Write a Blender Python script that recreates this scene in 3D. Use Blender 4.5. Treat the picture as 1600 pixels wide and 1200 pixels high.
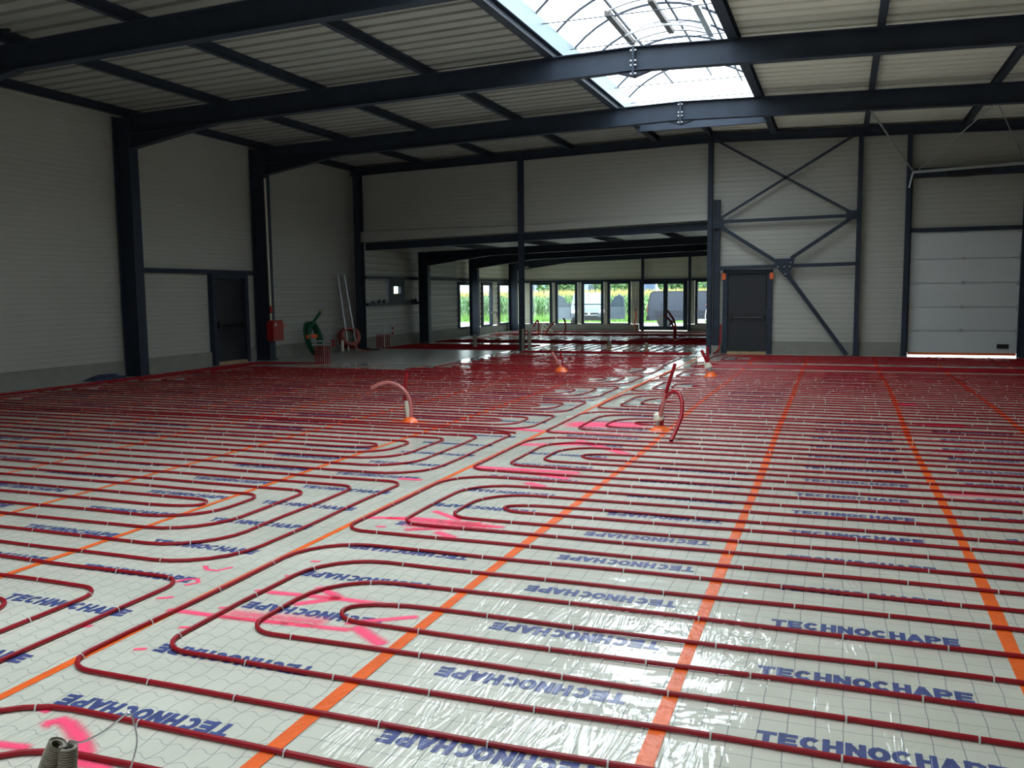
import bpy, bmesh, math, random
from mathutils import Vector, Matrix, noise
random.seed(7)
sc = bpy.context.scene
for o in list(bpy.data.objects):
    bpy.data.objects.remove(o, do_unlink=True)
COL = sc.collection

# ------------------------------------------------------------------ camera
cam_d = bpy.data.cameras.new('camera')
cam = bpy.data.objects.new('camera', cam_d); COL.objects.link(cam)
cam_d.sensor_width = 36.0; cam_d.lens = 1380.19 / 1600 * 36.0
cam_d.clip_end = 500; cam_d.clip_start = 0.05
CR = Vector((0.93757355, 0.34762726, -0.01054144)); CU = Vector((-0.02598998, 0.10025755, 0.99462201)); CF = Vector((-0.34681458, 0.93225732, -0.10303366))
cam.matrix_world = Matrix(((CR.x, CU.x, -CF.x, 0), (CR.y, CU.y, -CF.y, 0), (CR.z, CU.z, -CF.z, 1.63), (0, 0, 0, 1)))
sc.camera = cam

# ------------------------------------------------------------------ sky, exposure
SKY = 7.4
w = bpy.data.worlds.new('sky'); sc.world = w; w.use_nodes = True
nt = w.node_tree; nt.nodes.clear()
wo = nt.nodes.new('ShaderNodeOutputWorld'); bg = nt.nodes.new('ShaderNodeBackground')
tc = nt.nodes.new('ShaderNodeTexCoord'); sx = nt.nodes.new('ShaderNodeSeparateXYZ')
mr = nt.nodes.new('ShaderNodeMapRange'); mr.inputs[1].default_value = 0; mr.inputs[2].default_value = 1; mr.inputs[3].default_value = 0.55; mr.inputs[4].default_value = 1.25
mm = nt.nodes.new('ShaderNodeMath'); mm.operation = 'MULTIPLY'; mm.inputs[1].default_value = SKY
bg.inputs[0].default_value = (0.88, 0.96, 1.0, 1)
nt.links.new(tc.outputs['Generated'], sx.inputs[0]); nt.links.new(sx.outputs[2], mr.inputs[0]); nt.links.new(mr.outputs[0], mm.inputs[0])
nt.links.new(mm.outputs[0], bg.inputs[1]); nt.links.new(bg.outputs[0], wo.inputs[0])
sc.view_settings.view_transform = 'Standard'
try: sc.view_settings.look = 'None'
except Exception: pass
sc.view_settings.gamma = 1; sc.view_settings.use_curve_mapping = False
sc.view_settings.exposure = 0.0
sc.cycles.max_bounces = 10; sc.cycles.diffuse_bounces = 7; sc.cycles.glossy_bounces = 4
sc.cycles.transparent_max_bounces = 16; sc.cycles.caustics_reflective = False; sc.cycles.caustics_refractive = False
sc.cycles.sample_clamp_indirect = 6.0

def portal(name, loc, rot, sx_, sy_):            # sky portals: they give no light of their own, they only tell the sampler where the openings are
    l = bpy.data.lights.new(name, 'AREA'); l.shape = 'RECTANGLE'; l.size = sx_; l.size_y = sy_
    l.cycles.is_portal = True
    o = bpy.data.objects.new(name, l); o.location = loc; o.rotation_euler = rot; COL.objects.link(o)
portal('skylight_portal', (-3.13, 10.85, 6.0), (0, 0, 0), 2.9, 20.5)
portal('front_window_portal', (-9.0, 36.3, 1.15), (math.radians(-90), 0, 0), 9.0, 2.0)
portal('side_window_portal', (-13.55, 33.0, 1.15), (0, math.radians(-90), 0), 2.0, 6.4)

# ------------------------------------------------------------------ materials
MATS = {}
def mat(name, col, rough=0.5, metal=0.0, var=0.06, vscale=3.0, bump=0.0, bscale=40.0, spec=0.5):
    m = bpy.data.materials.new(name); m.use_nodes = True; n = m.node_tree
    b = n.nodes['Principled BSDF']; b.inputs['Roughness'].default_value = rough; b.inputs['Metallic'].default_value = metal
    b.inputs['Specular IOR Level'].default_value = spec
    t = n.nodes.new('ShaderNodeTexCoord'); nz = n.nodes.new('ShaderNodeTexNoise'); nz.inputs['Scale'].default_value = vscale; nz.inputs['Detail'].default_value = 4
    n.links.new(t.outputs['Object'], nz.inputs['Vector'])
    r = n.nodes.new('ShaderNodeValToRGB')
    r.color_ramp.elements[0].position = 0.3; r.color_ramp.elements[1].position = 0.7
    r.color_ramp.elements[0].color = tuple(c * (1 - var) for c in col) + (1,); r.color_ramp.elements[1].color = tuple(min(1, c * (1 + var)) for c in col) + (1,)
    n.links.new(nz.outputs['Fac'], r.inputs[0]); n.links.new(r.outputs[0], b.inputs['Base Color'])
    if bump:
        bn = n.nodes.new('ShaderNodeBump'); bn.inputs['Strength'].default_value = bump; bn.inputs['Distance'].default_value = 0.01
        n2 = n.nodes.new('ShaderNodeTexNoise'); n2.inputs['Scale'].default_value = bscale; n2.inputs['Detail'].default_value = 3
        n.links.new(t.outputs['Object'], n2.inputs['Vector']); n.links.new(n2.outputs['Fac'], bn.inputs['Height']); n.links.new(bn.outputs[0], b.inputs['Normal'])
    MATS[name] = m
    return m
STEEL = mat('anthracite_steel', (0.030, 0.040, 0.060), 0.5, var=0.12, spec=0.22)
CLAD = mat('grey_white_cladding', (0.415, 0.415, 0.385), 0.45, var=0.03, vscale=0.7)
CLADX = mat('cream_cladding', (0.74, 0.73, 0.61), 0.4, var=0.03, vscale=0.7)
DECK = mat('grey_deck_dimmed', (0.36, 0.365, 0.34), 0.42, var=0.05, vscale=1.5)  # grey sheet, colour darkened so the left roof half looks less lit
DECKR = mat('cream_deck_brightened', (0.80, 0.79, 0.71), 0.42, var=0.04, vscale=1.5)  # cream sheet, colour lightened to stand in for stronger light right of the ridge
CONC = mat('concrete', (0.25, 0.245, 0.22), 0.75, var=0.12, vscale=2.5, bump=0.3)
SLAB = mat('grey_slab', (0.34, 0.34, 0.32), 0.28, var=0.15, vscale=1.2, bump=0.25, bscale=3.0)
PIPE = mat('red_plastic_pipe', (0.27, 0.006, 0.014), 0.42, var=0.10, vscale=4, spec=0.3)
PIPEP = mat('faded_red_pipe', (0.46, 0.14, 0.13), 0.4, var=0.2, vscale=8)
CLIP = mat('white_clip', (0.50, 0.49, 0.47), 0.4)
TAPE = mat('orange_tape', (0.80, 0.13, 0.022), 0.33, var=0.12, vscale=6, bump=0.5, bscale=25)
PINK = None
GALV = mat('galvanised_metal', (0.55, 0.57, 0.60), 0.35, 0.8, var=0.1)
WHITE = mat('white_door_paint', (0.60, 0.63, 0.65), 0.4, var=0.02, vscale=1)
BLACK = mat('black_plastic', (0.012, 0.012, 0.014), 0.45)
DOORM = mat('charcoal_door_paint', (0.012, 0.014, 0.020), 0.5, var=0.08)
REDBOX = mat('red_enamel', (0.30, 0.008, 0.012), 0.4)
GREEN = mat('green_hose', (0.006, 0.085, 0.045), 0.45)
WOOD = mat('raw_timber', (0.42, 0.28, 0.15), 0.7, var=0.2)
DUCT = mat('grey_beige_conduit', (0.27, 0.245, 0.195), 0.6, var=0.1)
WRAP = mat('white_wrap', (0.66, 0.62, 0.52), 0.6, bump=0.4, bscale=60)
CREAM = mat('pale_upstand_sheet', (0.22, 0.30, 0.33), 0.4, var=0.05)
GRAVEL = mat('pale_gravel', (0.52, 0.50, 0.46), 0.9, var=0.1, bump=0.5)
GRASS = mat('grass', (0.16, 0.30, 0.07), 0.8, var=0.35, vscale=6)
CORN = mat('corn_leaf', (0.15, 0.27, 0.11), 0.6, var=0.5, vscale=1.6)
TASSEL = mat('corn_tassel', (0.50, 0.40, 0.16), 0.8, var=0.3)
TREE = mat('tree_leaf', (0.09, 0.17, 0.06), 0.8, var=0.5, vscale=1.2)
BARK = mat('tree_bark', (0.11, 0.08, 0.05), 0.9)
CARP = mat('grey_car_paint', (0.10, 0.125, 0.155), 0.25, 0.2, var=0.03)
VANP = mat('navy_van_paint', (0.045, 0.052, 0.08), 0.25, 0.2, var=0.03)
TYRE = mat('tyre_rubber', (0.02, 0.02, 0.02), 0.8)
DARKGL = mat('tinted_window', (0.05, 0.07, 0.09), 0.08, var=0.02)
SCREEN = mat('pale_windscreen', (0.16, 0.24, 0.25), 0.12, var=0.05)
LAMPG = mat('headlight_glass', (0.75, 0.78, 0.8), 0.1)
TAIL = mat('tail_light', (0.65, 0.12, 0.06), 0.2)
BLUEB = mat('blue_shed_sheet', (0.22, 0.32, 0.48), 0.6)
ROOFB = mat('pale_shed_roof', (0.6, 0.6, 0.6), 0.6)
BLUET = mat('dark_blue_sheet', (0.03, 0.04, 0.09), 0.6)
COPPER = mat('brown_hatch_frame', (0.07, 0.06, 0.055), 0.5)

def wrinkle(n, strength, vec):
    """crinkled film: gentle undulation plus patches of sharp stretched creases, heights in metres"""
    L = n.links
    def N(tp, **k):
        q = n.nodes.new(tp)
        for i, x in k.items(): setattr(q, i, x)
        return q
    lo = N('ShaderNodeTexNoise'); lo.inputs['Scale'].default_value = 2.2; lo.inputs['Detail'].default_value = 3; L.new(vec, lo.inputs['Vector'])
    mp = N('ShaderNodeMapping'); mp.inputs['Scale'].default_value = (5.0, 0.9, 1); mp.inputs['Rotation'].default_value = (0, 0, 0.40); L.new(vec, mp.inputs[0])
    cr = N('ShaderNodeTexNoise'); cr.inputs['Scale'].default_value = 1.3; cr.inputs['Detail'].default_value = 4; cr.inputs['Distortion'].default_value = 1.2; L.new(mp.outputs[0], cr.inputs['Vector'])
    pp = N('ShaderNodeMath', operation='PINGPONG'); pp.inputs[1].default_value = 0.09; L.new(cr.outputs['Fac'], pp.inputs[0])
    mk = N('ShaderNodeTexNoise'); mk.inputs['Scale'].default_value = 0.9; mk.inputs['Detail'].default_value = 2; L.new(vec, mk.inputs['Vector'])
    rm = N('ShaderNodeMapRange', interpolation_type='SMOOTHSTEP'); rm.inputs[1].default_value = 0.44; rm.inputs[2].default_value = 0.62; rm.inputs[3].default_value = 0.10; rm.inputs[4].default_value = 1.0; L.new(mk.outputs['Fac'], rm.inputs[0])
    m1 = N('ShaderNodeMath', operation='MULTIPLY'); L.new(pp.outputs[0], m1.inputs[0]); L.new(rm.outputs[0], m1.inputs[1])
    m2 = N('ShaderNodeMath', operation='MULTIPLY'); L.new(m1.outputs[0], m2.inputs[0]); m2.inputs[1].default_value = 0.034 * strength
    m3 = N('ShaderNodeMath', operation='MULTIPLY_ADD'); L.new(lo.outputs['Fac'], m3.inputs[0]); m3.inputs[1].default_value = 0.012; L.new(m2.outputs[0], m3.inputs[2])
    b = N('ShaderNodeBump'); b.inputs['Strength'].default_value = 1.0; b.inputs['Distance'].default_value = 1.0; L.new(m3.outputs[0], b.inputs['Height'])
    return b
def film_mat(name, wr, zig):
    m = bpy.data.materials.new(name); m.use_nodes = True; n = m.node_tree; L = n.links
    b = n.nodes['Principled BSDF']
    t = n.nodes.new('ShaderNodeTexCoord'); v = t.outputs['Object']
    wv = n.nodes.new('ShaderNodeTexNoise'); wv.inputs['Scale'].default_value = 3.0; wv.inputs['Detail'].default_value = 2
    L.new(v, wv.inputs['Vector'])
    sep = n.nodes.new('ShaderNodeSeparateXYZ'); L.new(v, sep.inputs[0])
    def math_(op, a, b_=None):
        q = n.nodes.new('ShaderNodeMath'); q.operation = op
        for k, x in enumerate((a, b_)):
            if x is None: continue
            if isinstance(x, (int, float)): q.inputs[k].default_value = x
            else: L.new(x, q.inputs[k])
        return q.outputs[0]
    wob = math_('MULTIPLY', math_('SUBTRACT', wv.outputs['Fac'], 0.5), 0.035)
    X, Y = sep.outputs[0], sep.outputs[1]
    zx = math_('MULTIPLY', math_('SINE', math_('MULTIPLY', X, 62.8)), zig)
    zy = math_('MULTIPLY', math_('PINGPONG', math_('MULTIPLY', Y, 10), 1.0), zig * 1.5)
    def line(c, off, wdt):
        f = math_('FRACT', math_('MULTIPLY', math_('ADD', math_('ADD', c, off), wob), 10.0))
        d = math_('ABSOLUTE', math_('SUBTRACT', f, 0.5))
        return math_('LESS_THAN', d, wdt)
    g = math_('MAXIMUM', line(X, zy, 0.020), math_('MULTIPLY', line(Y, zx, 0.024), 0.7))
    mx = n.nodes.new('ShaderNodeMix'); mx.data_type = 'RGBA'
    bn = n.nodes.new('ShaderNodeTexNoise'); bn.inputs['Scale'].default_value = 1.1; bn.inputs['Detail'].default_value = 6
    L.new(v, bn.inputs['Vector'])
    rp = n.nodes.new('ShaderNodeValToRGB'); rp.color_ramp.elements[0].position = 0.3; rp.color_ramp.elements[1].position = 0.75
    rp.color_ramp.elements[0].color = (0.55, 0.55, 0.465, 1); rp.color_ramp.elements[1].color = (0.71, 0.70, 0.61, 1)
    L.new(bn.outputs['Fac'], rp.inputs[0])
    L.new(g, mx.inputs['Factor']); L.new(rp.outputs[0], mx.inputs[6]); mx.inputs[7].default_value = (0.27, 0.285, 0.28, 1)
    L.new(mx.outputs[2], b.inputs['Base Color'])
    b.inputs['Roughness'].default_value = 0.5; b.inputs['Specular IOR Level'].default_value = 0.4
    b.inputs['Coat Weight'].default_value = 1.0; b.inputs['Coat Roughness'].default_value = 0.03; b.inputs['Coat IOR'].default_value = 1.75
    w1 = wrinkle(n, wr, v); L.new(w1.outputs[0], b.inputs['Coat Normal']); 
    return m
FILM = film_mat('printed_film_crinkled', 1.0, 0.0)
FILMZ = film_mat('printed_film_smooth', 0.6, 0.012)
INK = mat('blue_print', (0.045, 0.066, 0.215), 0.45, var=0.25, vscale=14)
_n = INK.node_tree; _b = _n.nodes['Principled BSDF']; _b.inputs['Coat Weight'].default_value = 0.6; _b.inputs['Coat Roughness'].default_value = 0.1
_t = _n.nodes.new('ShaderNodeTexCoord'); _n.links.new(wrinkle(_n, 1.0, _t.outputs['Object']).outputs[0], _b.inputs['Coat Normal'])

def spray_mat():
    m = bpy.data.materials.new('pink_spray_paint'); m.use_nodes = True; n = m.node_tree; L = n.links
    b = n.nodes['Principled BSDF']; b.inputs['Base Color'].default_value = (1.0, 0.06, 0.18, 1); b.inputs['Roughness'].default_value = 0.6
    uv = n.nodes.new('ShaderNodeUVMap'); s = n.nodes.new('ShaderNodeSeparateXYZ'); L.new(uv.outputs[0], s.inputs[0])
    def mth(op, a, b_):
        q = n.nodes.new('ShaderNodeMath'); q.operation = op; q.use_clamp = False
        for k, x in enumerate((a, b_)):
            if isinstance(x, (int, float)): q.inputs[k].default_value = x
            else: L.new(x, q.inputs[k])
        return q.outputs[0]
    d = mth('SUBTRACT', 1.0, mth('MULTIPLY', mth('ABSOLUTE', mth('SUBTRACT', s.outputs[1], 0.5), 0), 2.0))
    t = n.nodes.new('ShaderNodeTexCoord'); nz = n.nodes.new('ShaderNodeTexNoise'); nz.inputs['Scale'].default_value = 25; nz.inputs['Detail'].default_value = 5
    L.new(t.outputs['Object'], nz.inputs['Vector'])
    mrr = n.nodes.new('ShaderNodeMapRange'); mrr.interpolation_type = 'SMOOTHSTEP'
    mrr.inputs[1].default_value = 0.0; mrr.inputs[2].default_value = 1.0
    L.new(mth('ADD', d, mth('MULTIPLY', mth('SUBTRACT', nz.outputs['Fac'], 0.5), 0.35)), mrr.inputs[0])
    e = mth('MULTIPLY', mrr.outputs[0], mth('MINIMUM', 1.0, mth('MULTIPLY', s.outputs[0], 1.0)))
    L.new(mth('MULTIPLY', e, 0.92), b.inputs['Alpha'])
    return m
PINK = spray_mat()
def glass_mat(name, tint, gl=0.1, white=0.0):
    m = bpy.data.materials.new(name); m.use_nodes = True; n = m.node_tree; n.nodes.clear(); L = n.links
    o = n.nodes.new('ShaderNodeOutputMaterial'); tr = n.nodes.new('ShaderNodeBsdfTransparent'); tr.inputs[0].default_value = tint + (1,)
    g = n.nodes.new('ShaderNodeBsdfGlossy'); g.inputs['Roughness'].default_value = 0.03
    fr = n.nodes.new('ShaderNodeLayerWeight'); fr.inputs[0].default_value = 0.5
    mx = n.nodes.new('ShaderNodeMixShader'); pw = n.nodes.new('ShaderNodeMath'); pw.operation = 'POWER'; pw.inputs[1].default_value = 4.0; L.new(fr.outputs['Facing'], pw.inputs[0])
    ad = n.nodes.new('ShaderNodeMath'); ad.operation = 'MULTIPLY_ADD'; ad.inputs[1].default_value = 0.5; ad.inputs[2].default_value = 0.04; L.new(pw.outputs[0], ad.inputs[0]); L.new(ad.outputs[0], mx.inputs[0]); L.new(tr.outputs[0], mx.inputs[1]); L.new(g.outputs[0], mx.inputs[2])
    out = mx.outputs[0]
    if white:
        tl = n.nodes.new('ShaderNodeBsdfTranslucent'); tl.inputs[0].default_value = (0.9, 0.95, 0.97, 1)
        nz = n.nodes.new('ShaderNodeTexNoise'); nz.inputs['Scale'].default_value = 2.0
        rg = n.nodes.new('ShaderNodeMapRange'); rg.inputs[3].default_value = white * 0.8; rg.inputs[4].default_value = white * 1.2; L.new(nz.outputs['Fac'], rg.inputs[0])
        m2 = n.nodes.new('ShaderNodeMixShader'); L.new(rg.outputs[0], m2.inputs[0]); L.new(out, m2.inputs[1]); L.new(tl.outputs[0], m2.inputs[2]); out = m2.outputs[0]
    L.new(out, o.inputs[0]); return m
GLASS = glass_mat('window_glass', (0.90, 0.95, 0.94), 0.08)
POLY = glass_mat('clear_polycarbonate', (0.93, 0.96, 0.97), 0.1, 0.25)

# ------------------------------------------------------------------ mesh helpers
WT = {}
class MB:
    def __init__(s): s.v = []; s.f = []
    def add(s, vs, fs):
        k = len(s.v); s.v += [tuple(v) for v in vs]; s.f += [tuple(i + k for i in f) for f in fs]
    def box(s, x0, x1, y0, y1, z0, z1):
        s.add([(x0,y0,z0),(x1,y0,z0),(x1,y1,z0),(x0,y1,z0),(x0,y0,z1),(x1,y0,z1),(x1,y1,z1),(x0,y1,z1)],
              [(3,2,1,0),(4,5,6,7),(0,1,5,4),(1,2,6,5),(2,3,7,6),(3,0,4,7)]); return s
    def bar(s, p, q, wd, ht, up=(0,0,1), off=(0,0)):
        p = Vector(p); q = Vector(q); d = (q - p).normalized(); u = Vector(up); u = (u - d * u.dot(d)).normalized(); r = d.cross(u)
        p = p + r * off[0] + u * off[1]; q = q + r * off[0] + u * off[1]
        c = [(-1,-1),(1,-1),(1,1),(-1,1)]
        s.add([e + r * (a * wd / 2) + u * (b * ht / 2) for e in (p, q) for a, b in c], [(0,1,2,3),(7,6,5,4),(4,5,1,0),(5,6,2,1),(6,7,3,2),(7,4,0,3)]); return s
    def ibeam(s, p, q, h, b, up=(0,0,1), tf=0.014, tw=0.012):
        s.bar(p, q, b, tf, up, (0, h/2 - tf/2)); s.bar(p, q, b, tf, up, (0, -h/2 + tf/2)); s.bar(p, q, tw, h - 2*tf, up); return s
    def prism(s, poly, axis, a, b):
        """polygon of 2-D points extruded along axis from a to b"""
        n = len(poly)
        def pt(uv, t):
            u, v = uv
            return {'x': (t,u,v), 'y': (u,t,v), 'z': (u,v,t)}[axis]
        s.add([pt(q, a) for q in poly] + [pt(q, b) for q in poly], [tuple(range(n))[::-1], tuple(range(n, 2*n))] + [(i, (i+1) % n, n + (i+1) % n, n + i) for i in range(n)]); return s
    def tube(s, pts, r, n=8, cap=True):
        P = [Vector(p) for p in pts]; k0 = len(s.v); m = len(P); prev = None
        for i, p in enumerate(P):
            d = (P[min(i+1, m-1)] - P[max(i-1, 0)])
            d = d.normalized() if d.length > 1e-9 else Vector((0,0,1))
            if prev is None: a = Vector((0,0,1)) if abs(d.z) < 0.9 else Vector((1,0,0)); u = (a - d * a.dot(d)).normalized()
            else:
                u = prev - d * prev.dot(d); u = u.normalized() if u.length > 1e-6 else d.orthogonal().normalized()
            prev = u; v = d.cross(u); rr = r[i] if isinstance(r, (list, tuple)) else r
            for j in range(n):
                t = 2 * math.pi * j / n
                s.v.append(tuple(p + u * (math.cos(t) * rr) + v * (math.sin(t) * rr)))
        for i in range(m - 1):
            for j in range(n):
                a = k0 + i*n + j; b = k0 + i*n + (j+1) % n
                s.f.append((a, b, b + n, a + n))
        if cap:
            s.f.append(tuple(k0 + j for j in range(n))[::-1]); s.f.append(tuple(k0 + (m-1)*n + j for j in range(n)))
        return s
    def cyl(s, p, q, r, n=12, r2=None):
        return s.tube([p, q], [r, r if r2 is None else r2], n)
    def mesh(s, name, m, smooth=False):
        me = bpy.data.meshes.new(name); me.from_pydata(s.v, [], s.f)
        for x in (m if isinstance(m, (list, tuple)) else [m]): me.materials.append(x)
        if smooth:
            me.polygons.foreach_set('use_smooth', [True] * len(me.polygons))
            try: me.set_sharp_from_angle(angle=math.radians(40))
            except Exception: pass
        me.update(); return me
    def build(s, name, m, parent=None, smooth=False, label=None):
        o = bpy.data.objects.new(name, s.mesh(name, m, smooth)); COL.objects.link(o)
        if parent is not None:
            o.parent = parent; o.location = -WT.get(parent.name, Vector((0,0,0)))
        WT[o.name] = Vector((0,0,0))
        if label: o['label'] = label
        return o
def tag(o, label, cat, group=None):
    o['label'] = label; o['category'] = cat
    if group: o['group'] = group
    return o
def thing(name, label, cat, loc=(0,0,0), group=None):
    o = bpy.data.objects.new(name, None); COL.objects.link(o); o.location = loc; o.empty_display_size = 0.1
    WT[o.name] = Vector(loc)
    return tag(o, label, cat, group)
def struct(name, loc=(0,0,0)):
    o = bpy.data.objects.new(name, None); COL.objects.link(o); o.location = loc; WT[o.name] = Vector(loc); o['kind'] = 'structure'; return o
ORD = ['first','second','third','fourth','fifth','sixth','seventh','eighth','ninth','tenth','eleventh','twelfth','thirteenth']

# ------------------------------------------------------------------ main dimensions
XL, XR = -13.85, 7.3                 # hall side walls
YB, YF = -7.6, 23.45                 # rear and back walls of the hall
RX, RZ, SL = -3.2, 5.5, 0.026        # ridge
def rt(x): return RZ - SL * abs(x - RX)          # top of the rafters
FR = [-3.24, 1.16, 5.56, 9.96, 14.36, 18.76]     # portal frames
SKX0, SKX1, SKY0, SKY1 = -4.6, -1.66, 0.6, 21.1  # rooflight opening
EX0, EX1, EY1 = -13.45, -0.6, 36.25  # front extension
def ert(x): return 3.0 + SL * (x + 13.3) if x < RX else 3.0 + SL * 10.1 - SL * (x - RX)
EFR = [26.95, 31.25, 35.55]

# ------------------------------------------------------------------ floor and ground
MB().box(-14.3, 7.6, -8, 36.4, -0.30, -0.004).build('floor', SLAB)['kind'] = 'structure'
MB().box(-160, 120, -40, 200, -0.5, -0.32).build('ground', GRAVEL)['kind'] = 'structure'
g = MB().box(-60, 60, 36.4, 50.0, -0.3, -0.16).build('forecourt', GRAVEL); g['kind'] = 'structure'

# ------------------------------------------------------------------ cladding walls (panels with ribs)
def panel(axis, plane, nrm, u0, u1, z0, z1, pitch, depth, material, parent, zt=None, zb=None, thick=0.06, gw=0.22):
    """one horizontal cladding panel with recessed grooves; zt/zb: sloping upper / lower edge as a function of u"""
    prof = []
    k0 = int(math.floor(z0 / pitch + 1e-6)); z = z0
    prof.append((z0, -depth)); prof.append((z0 + 0.006, 0))
    k = k0 + 1
    while k * pitch < z1 - 0.02:
        zc = k * pitch
        if zc > z0 + 0.03:
            h = pitch * gw / 2
            prof += [(zc - h, 0), (zc - h * 0.6, -depth), (zc + h * 0.6, -depth), (zc + h, 0)]
        k += 1
    prof += [(z1 - 0.006, 0), (z1, -depth)]
    b = MB(); vs = []
    for u in (u0, u1):
        for (z, d) in prof + [(z1, -thick), (z0, -thick)]:
            if zt: z = min(z, zt(u))
            if zb: z = max(z, zb(u))
            n_ = plane + nrm * d
            vs.append((u, n_, z) if axis == 'x' else (n_, u, z))
    n = len(prof) + 2
    b.add(vs, [tuple(range(n)), tuple(range(2*n - 1, n - 1, -1))] + [(i, n + i, n + (i+1) % n, (i+1) % n) for i in range(n)])
    bm = bmesh.new(); me = b.mesh('cladding_panel', material); bm.from_mesh(me)
    bmesh.ops.remove_doubles(bm, verts=bm.verts, dist=1e-5); bmesh.ops.recalc_face_normals(bm, faces=bm.faces); bm.to_mesh(me); bm.free()
    o = bpy.data.objects.new('cladding_panel', me); COL.objects.link(o); o.parent = parent; WT[o.name] = Vector()
    return o
def bands(z0, z1, step, first=None):
    out = []; z = z0
    while z < z1 - 0.05:
        e = min(z1, z + step)
        if z1 - e < 0.25: e = z1
        out.append((z, e)); z = e
    return out

wl = struct('wall_left')
edges = [YB, -3.24, 1.16, 5.56, 9.96, 14.36, 18.76, 23.55]
for a, b in zip(edges[:-1], edges[1:]):
    fine = b < 19
    for z0, z1 in bands(0.31, 2.15 if not fine else 2.31, 1.0) + bands(2.15 if not fine else 2.31, 5.55, 1.0):
        low = (not fine) and z1 < 2.2
        panel('y', XL, 1, a, b, z0, z1, 0.2 if low else 0.1, 0.02 if low else 0.006, CLAD, wl, gw=0.5 if low else 0.25)
for a, b in zip(edges[:-1], edges[1:]):
    MB().box(XL - 0.1, XL + 0.05, a + 0.01, b - 0.01, -0.02, 0.31).build('concrete_plinth', CONC, wl)
wr_ = struct('wall_right')
for a, b in zip([YB, -3.24, 1.16, 4.0, 8.0, 12.0, 18.76], [-3.24, 1.16, 4.0, 8.0, 12.0, 18.76, 23.55]):
    for z0, z1 in bands(0.0, 5.6, 1.1): panel('y', XR, -1, a, b, z0, z1, 0.125, 0.006, CLAD, wr_)
wb = struct('wall_rear')
for a, b in zip([-13.9, -8.4, -3.2, 2.0], [-8.4, -3.2, 2.0, 7.35]):
    for z0, z1 in bands(0.0, 5.75, 1.15): panel('x', YB, 1, a, b, z0, z1, 0.125, 0.006, CLAD, wb)

wk = struct('wall_back')
top = lambda u: rt(u) + 0.32
low = lambda u: 3.17 + SL * (u + 13.38)
for a, b in [(-13.95, -8.38), (-8.38, -3.2)]:
    for z0, z1 in [(3.05, 3.46), (3.46, 4.5), (4.5, 6.0)]:
        if z0 == 3.05: continue
        panel('x', YF, -1, a, b, z0, z1, 0.125, 0.006, CLAD, wk, zt=top)
    # smooth apron strip under the panels, lower edge follows the roof beyond
    m = MB(); la, lb = low(a), low(b)
    m.add([(a, YF - 0.06, la), (b, YF - 0.06, lb), (b, YF - 0.06, 3.47 if b < -8 else lb + 0.16), (a, YF - 0.06, 3.47),
           (a, YF + 0.05, la), (b, YF + 0.05, lb), (b, YF + 0.05, 3.47 if b < -8 else lb + 0.16), (a, YF + 0.05, 3.47)],
          [(0,1,2,3),(7,6,5,4),(4,5,1,0),(5,6,2,1),(6,7,3,2),(7,4,0,3)])
    m.build('apron_strip', CLAD, wk)
for z0, z1 in bands(0.31, 3.6, 1.1): panel('x', 23.50, -1, -13.98, -13.40, z0, z1, 0.2, 0.02, CLAD, wk, thick=.05)
MB().box(-13.98, -13.38, 23.45, 23.55, -.02, .31).build('concrete_plinth', CONC, wk)
for a, b in [(-3.2, 0.34), (0.34, 1.5), (3.9, XR)]:
    for z0, z1 in [(0.31, 1.2), (1.2, 2.2), (2.2, 3.3), (3.3, 4.4), (4.4, 6.0)]:
        panel('x', YF, -1, a, b, z0, z1, 0.125, 0.008, CLAD, wk, zt=top, gw=0.3)
    MB().box(a + 0.01, b - 0.01, YF - 0.04, YF + 0.08, -0.02, 0.31).build('concrete_plinth', CONC, wk)
for z0, z1 in [(2.98, 4.3), (4.3, 6.0)]:
    panel('x', YF, -1, 1.5, 3.9, z0, z1, 0.125, 0.006, CLAD, wk, zt=top)

# ------------------------------------------------------------------ extension walls
we = struct('wall_left_extension')
def ewall(u0, u1, z0, z1):
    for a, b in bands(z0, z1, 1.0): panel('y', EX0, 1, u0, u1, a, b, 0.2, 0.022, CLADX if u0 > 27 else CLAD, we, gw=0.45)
ewall(23.5, 24.99, 0.31, 2.13); ewall(26.07, 30.4, 0.31, 2.13); ewall(24.99, 26.07, 0.31, 1.36); ewall(32.02, 32.72, 0.31, 2.05); ewall(33.88, 34.55, 0.31, 2.05)
ewall(23.5, 30.4, 2.13, 3.5); ewall(30.4, 36.2, 2.05, 3.5)
for a, b, h in [(23.5, 30.4, 0.34), (30.4, 36.2, 0.30)]:
    MB().box(EX0 - 0.1, EX0 + 0.06, a, b, -0.02, h - 0.03).build('concrete_plinth', CONC, we)
wf = struct('wall_front')
ftop = lambda u: ert(u) + 0.15
for a, b in [(-13.5, -7.64), (-7.64, -5.72), (-5.72, EX1)]:
    panel('x', EY1, -1, a, b, 2.08, 3.5, 0.2, 0.012, CLADX, wf, zt=ftop)
for a, b in [(-13.5, -12.62), (-11.58, -11.46), (-10.46, -10.32), (-9.32, -9.18), (-8.16, -7.82), (-5.83, -5.56), (-3.6, EX1)]:
    panel('x', EY1, -1, a, b, 0.28, 2.08, 0.2, 0.012, CLADX, wf)
for a, b in [(-13.5, -7.85), (-5.83, EX1)]:
    MB().box(a, b, EY1 - 0.06, EY1 + 0.08, -0.02, 0.27).build('concrete_plinth', CONC, wf)
panel('y', EX1, -1, YF + 0.1, EY1, 0.0, 3.4, 0.2, 0.012, CLADX, struct('wall_right_extension'))

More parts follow.
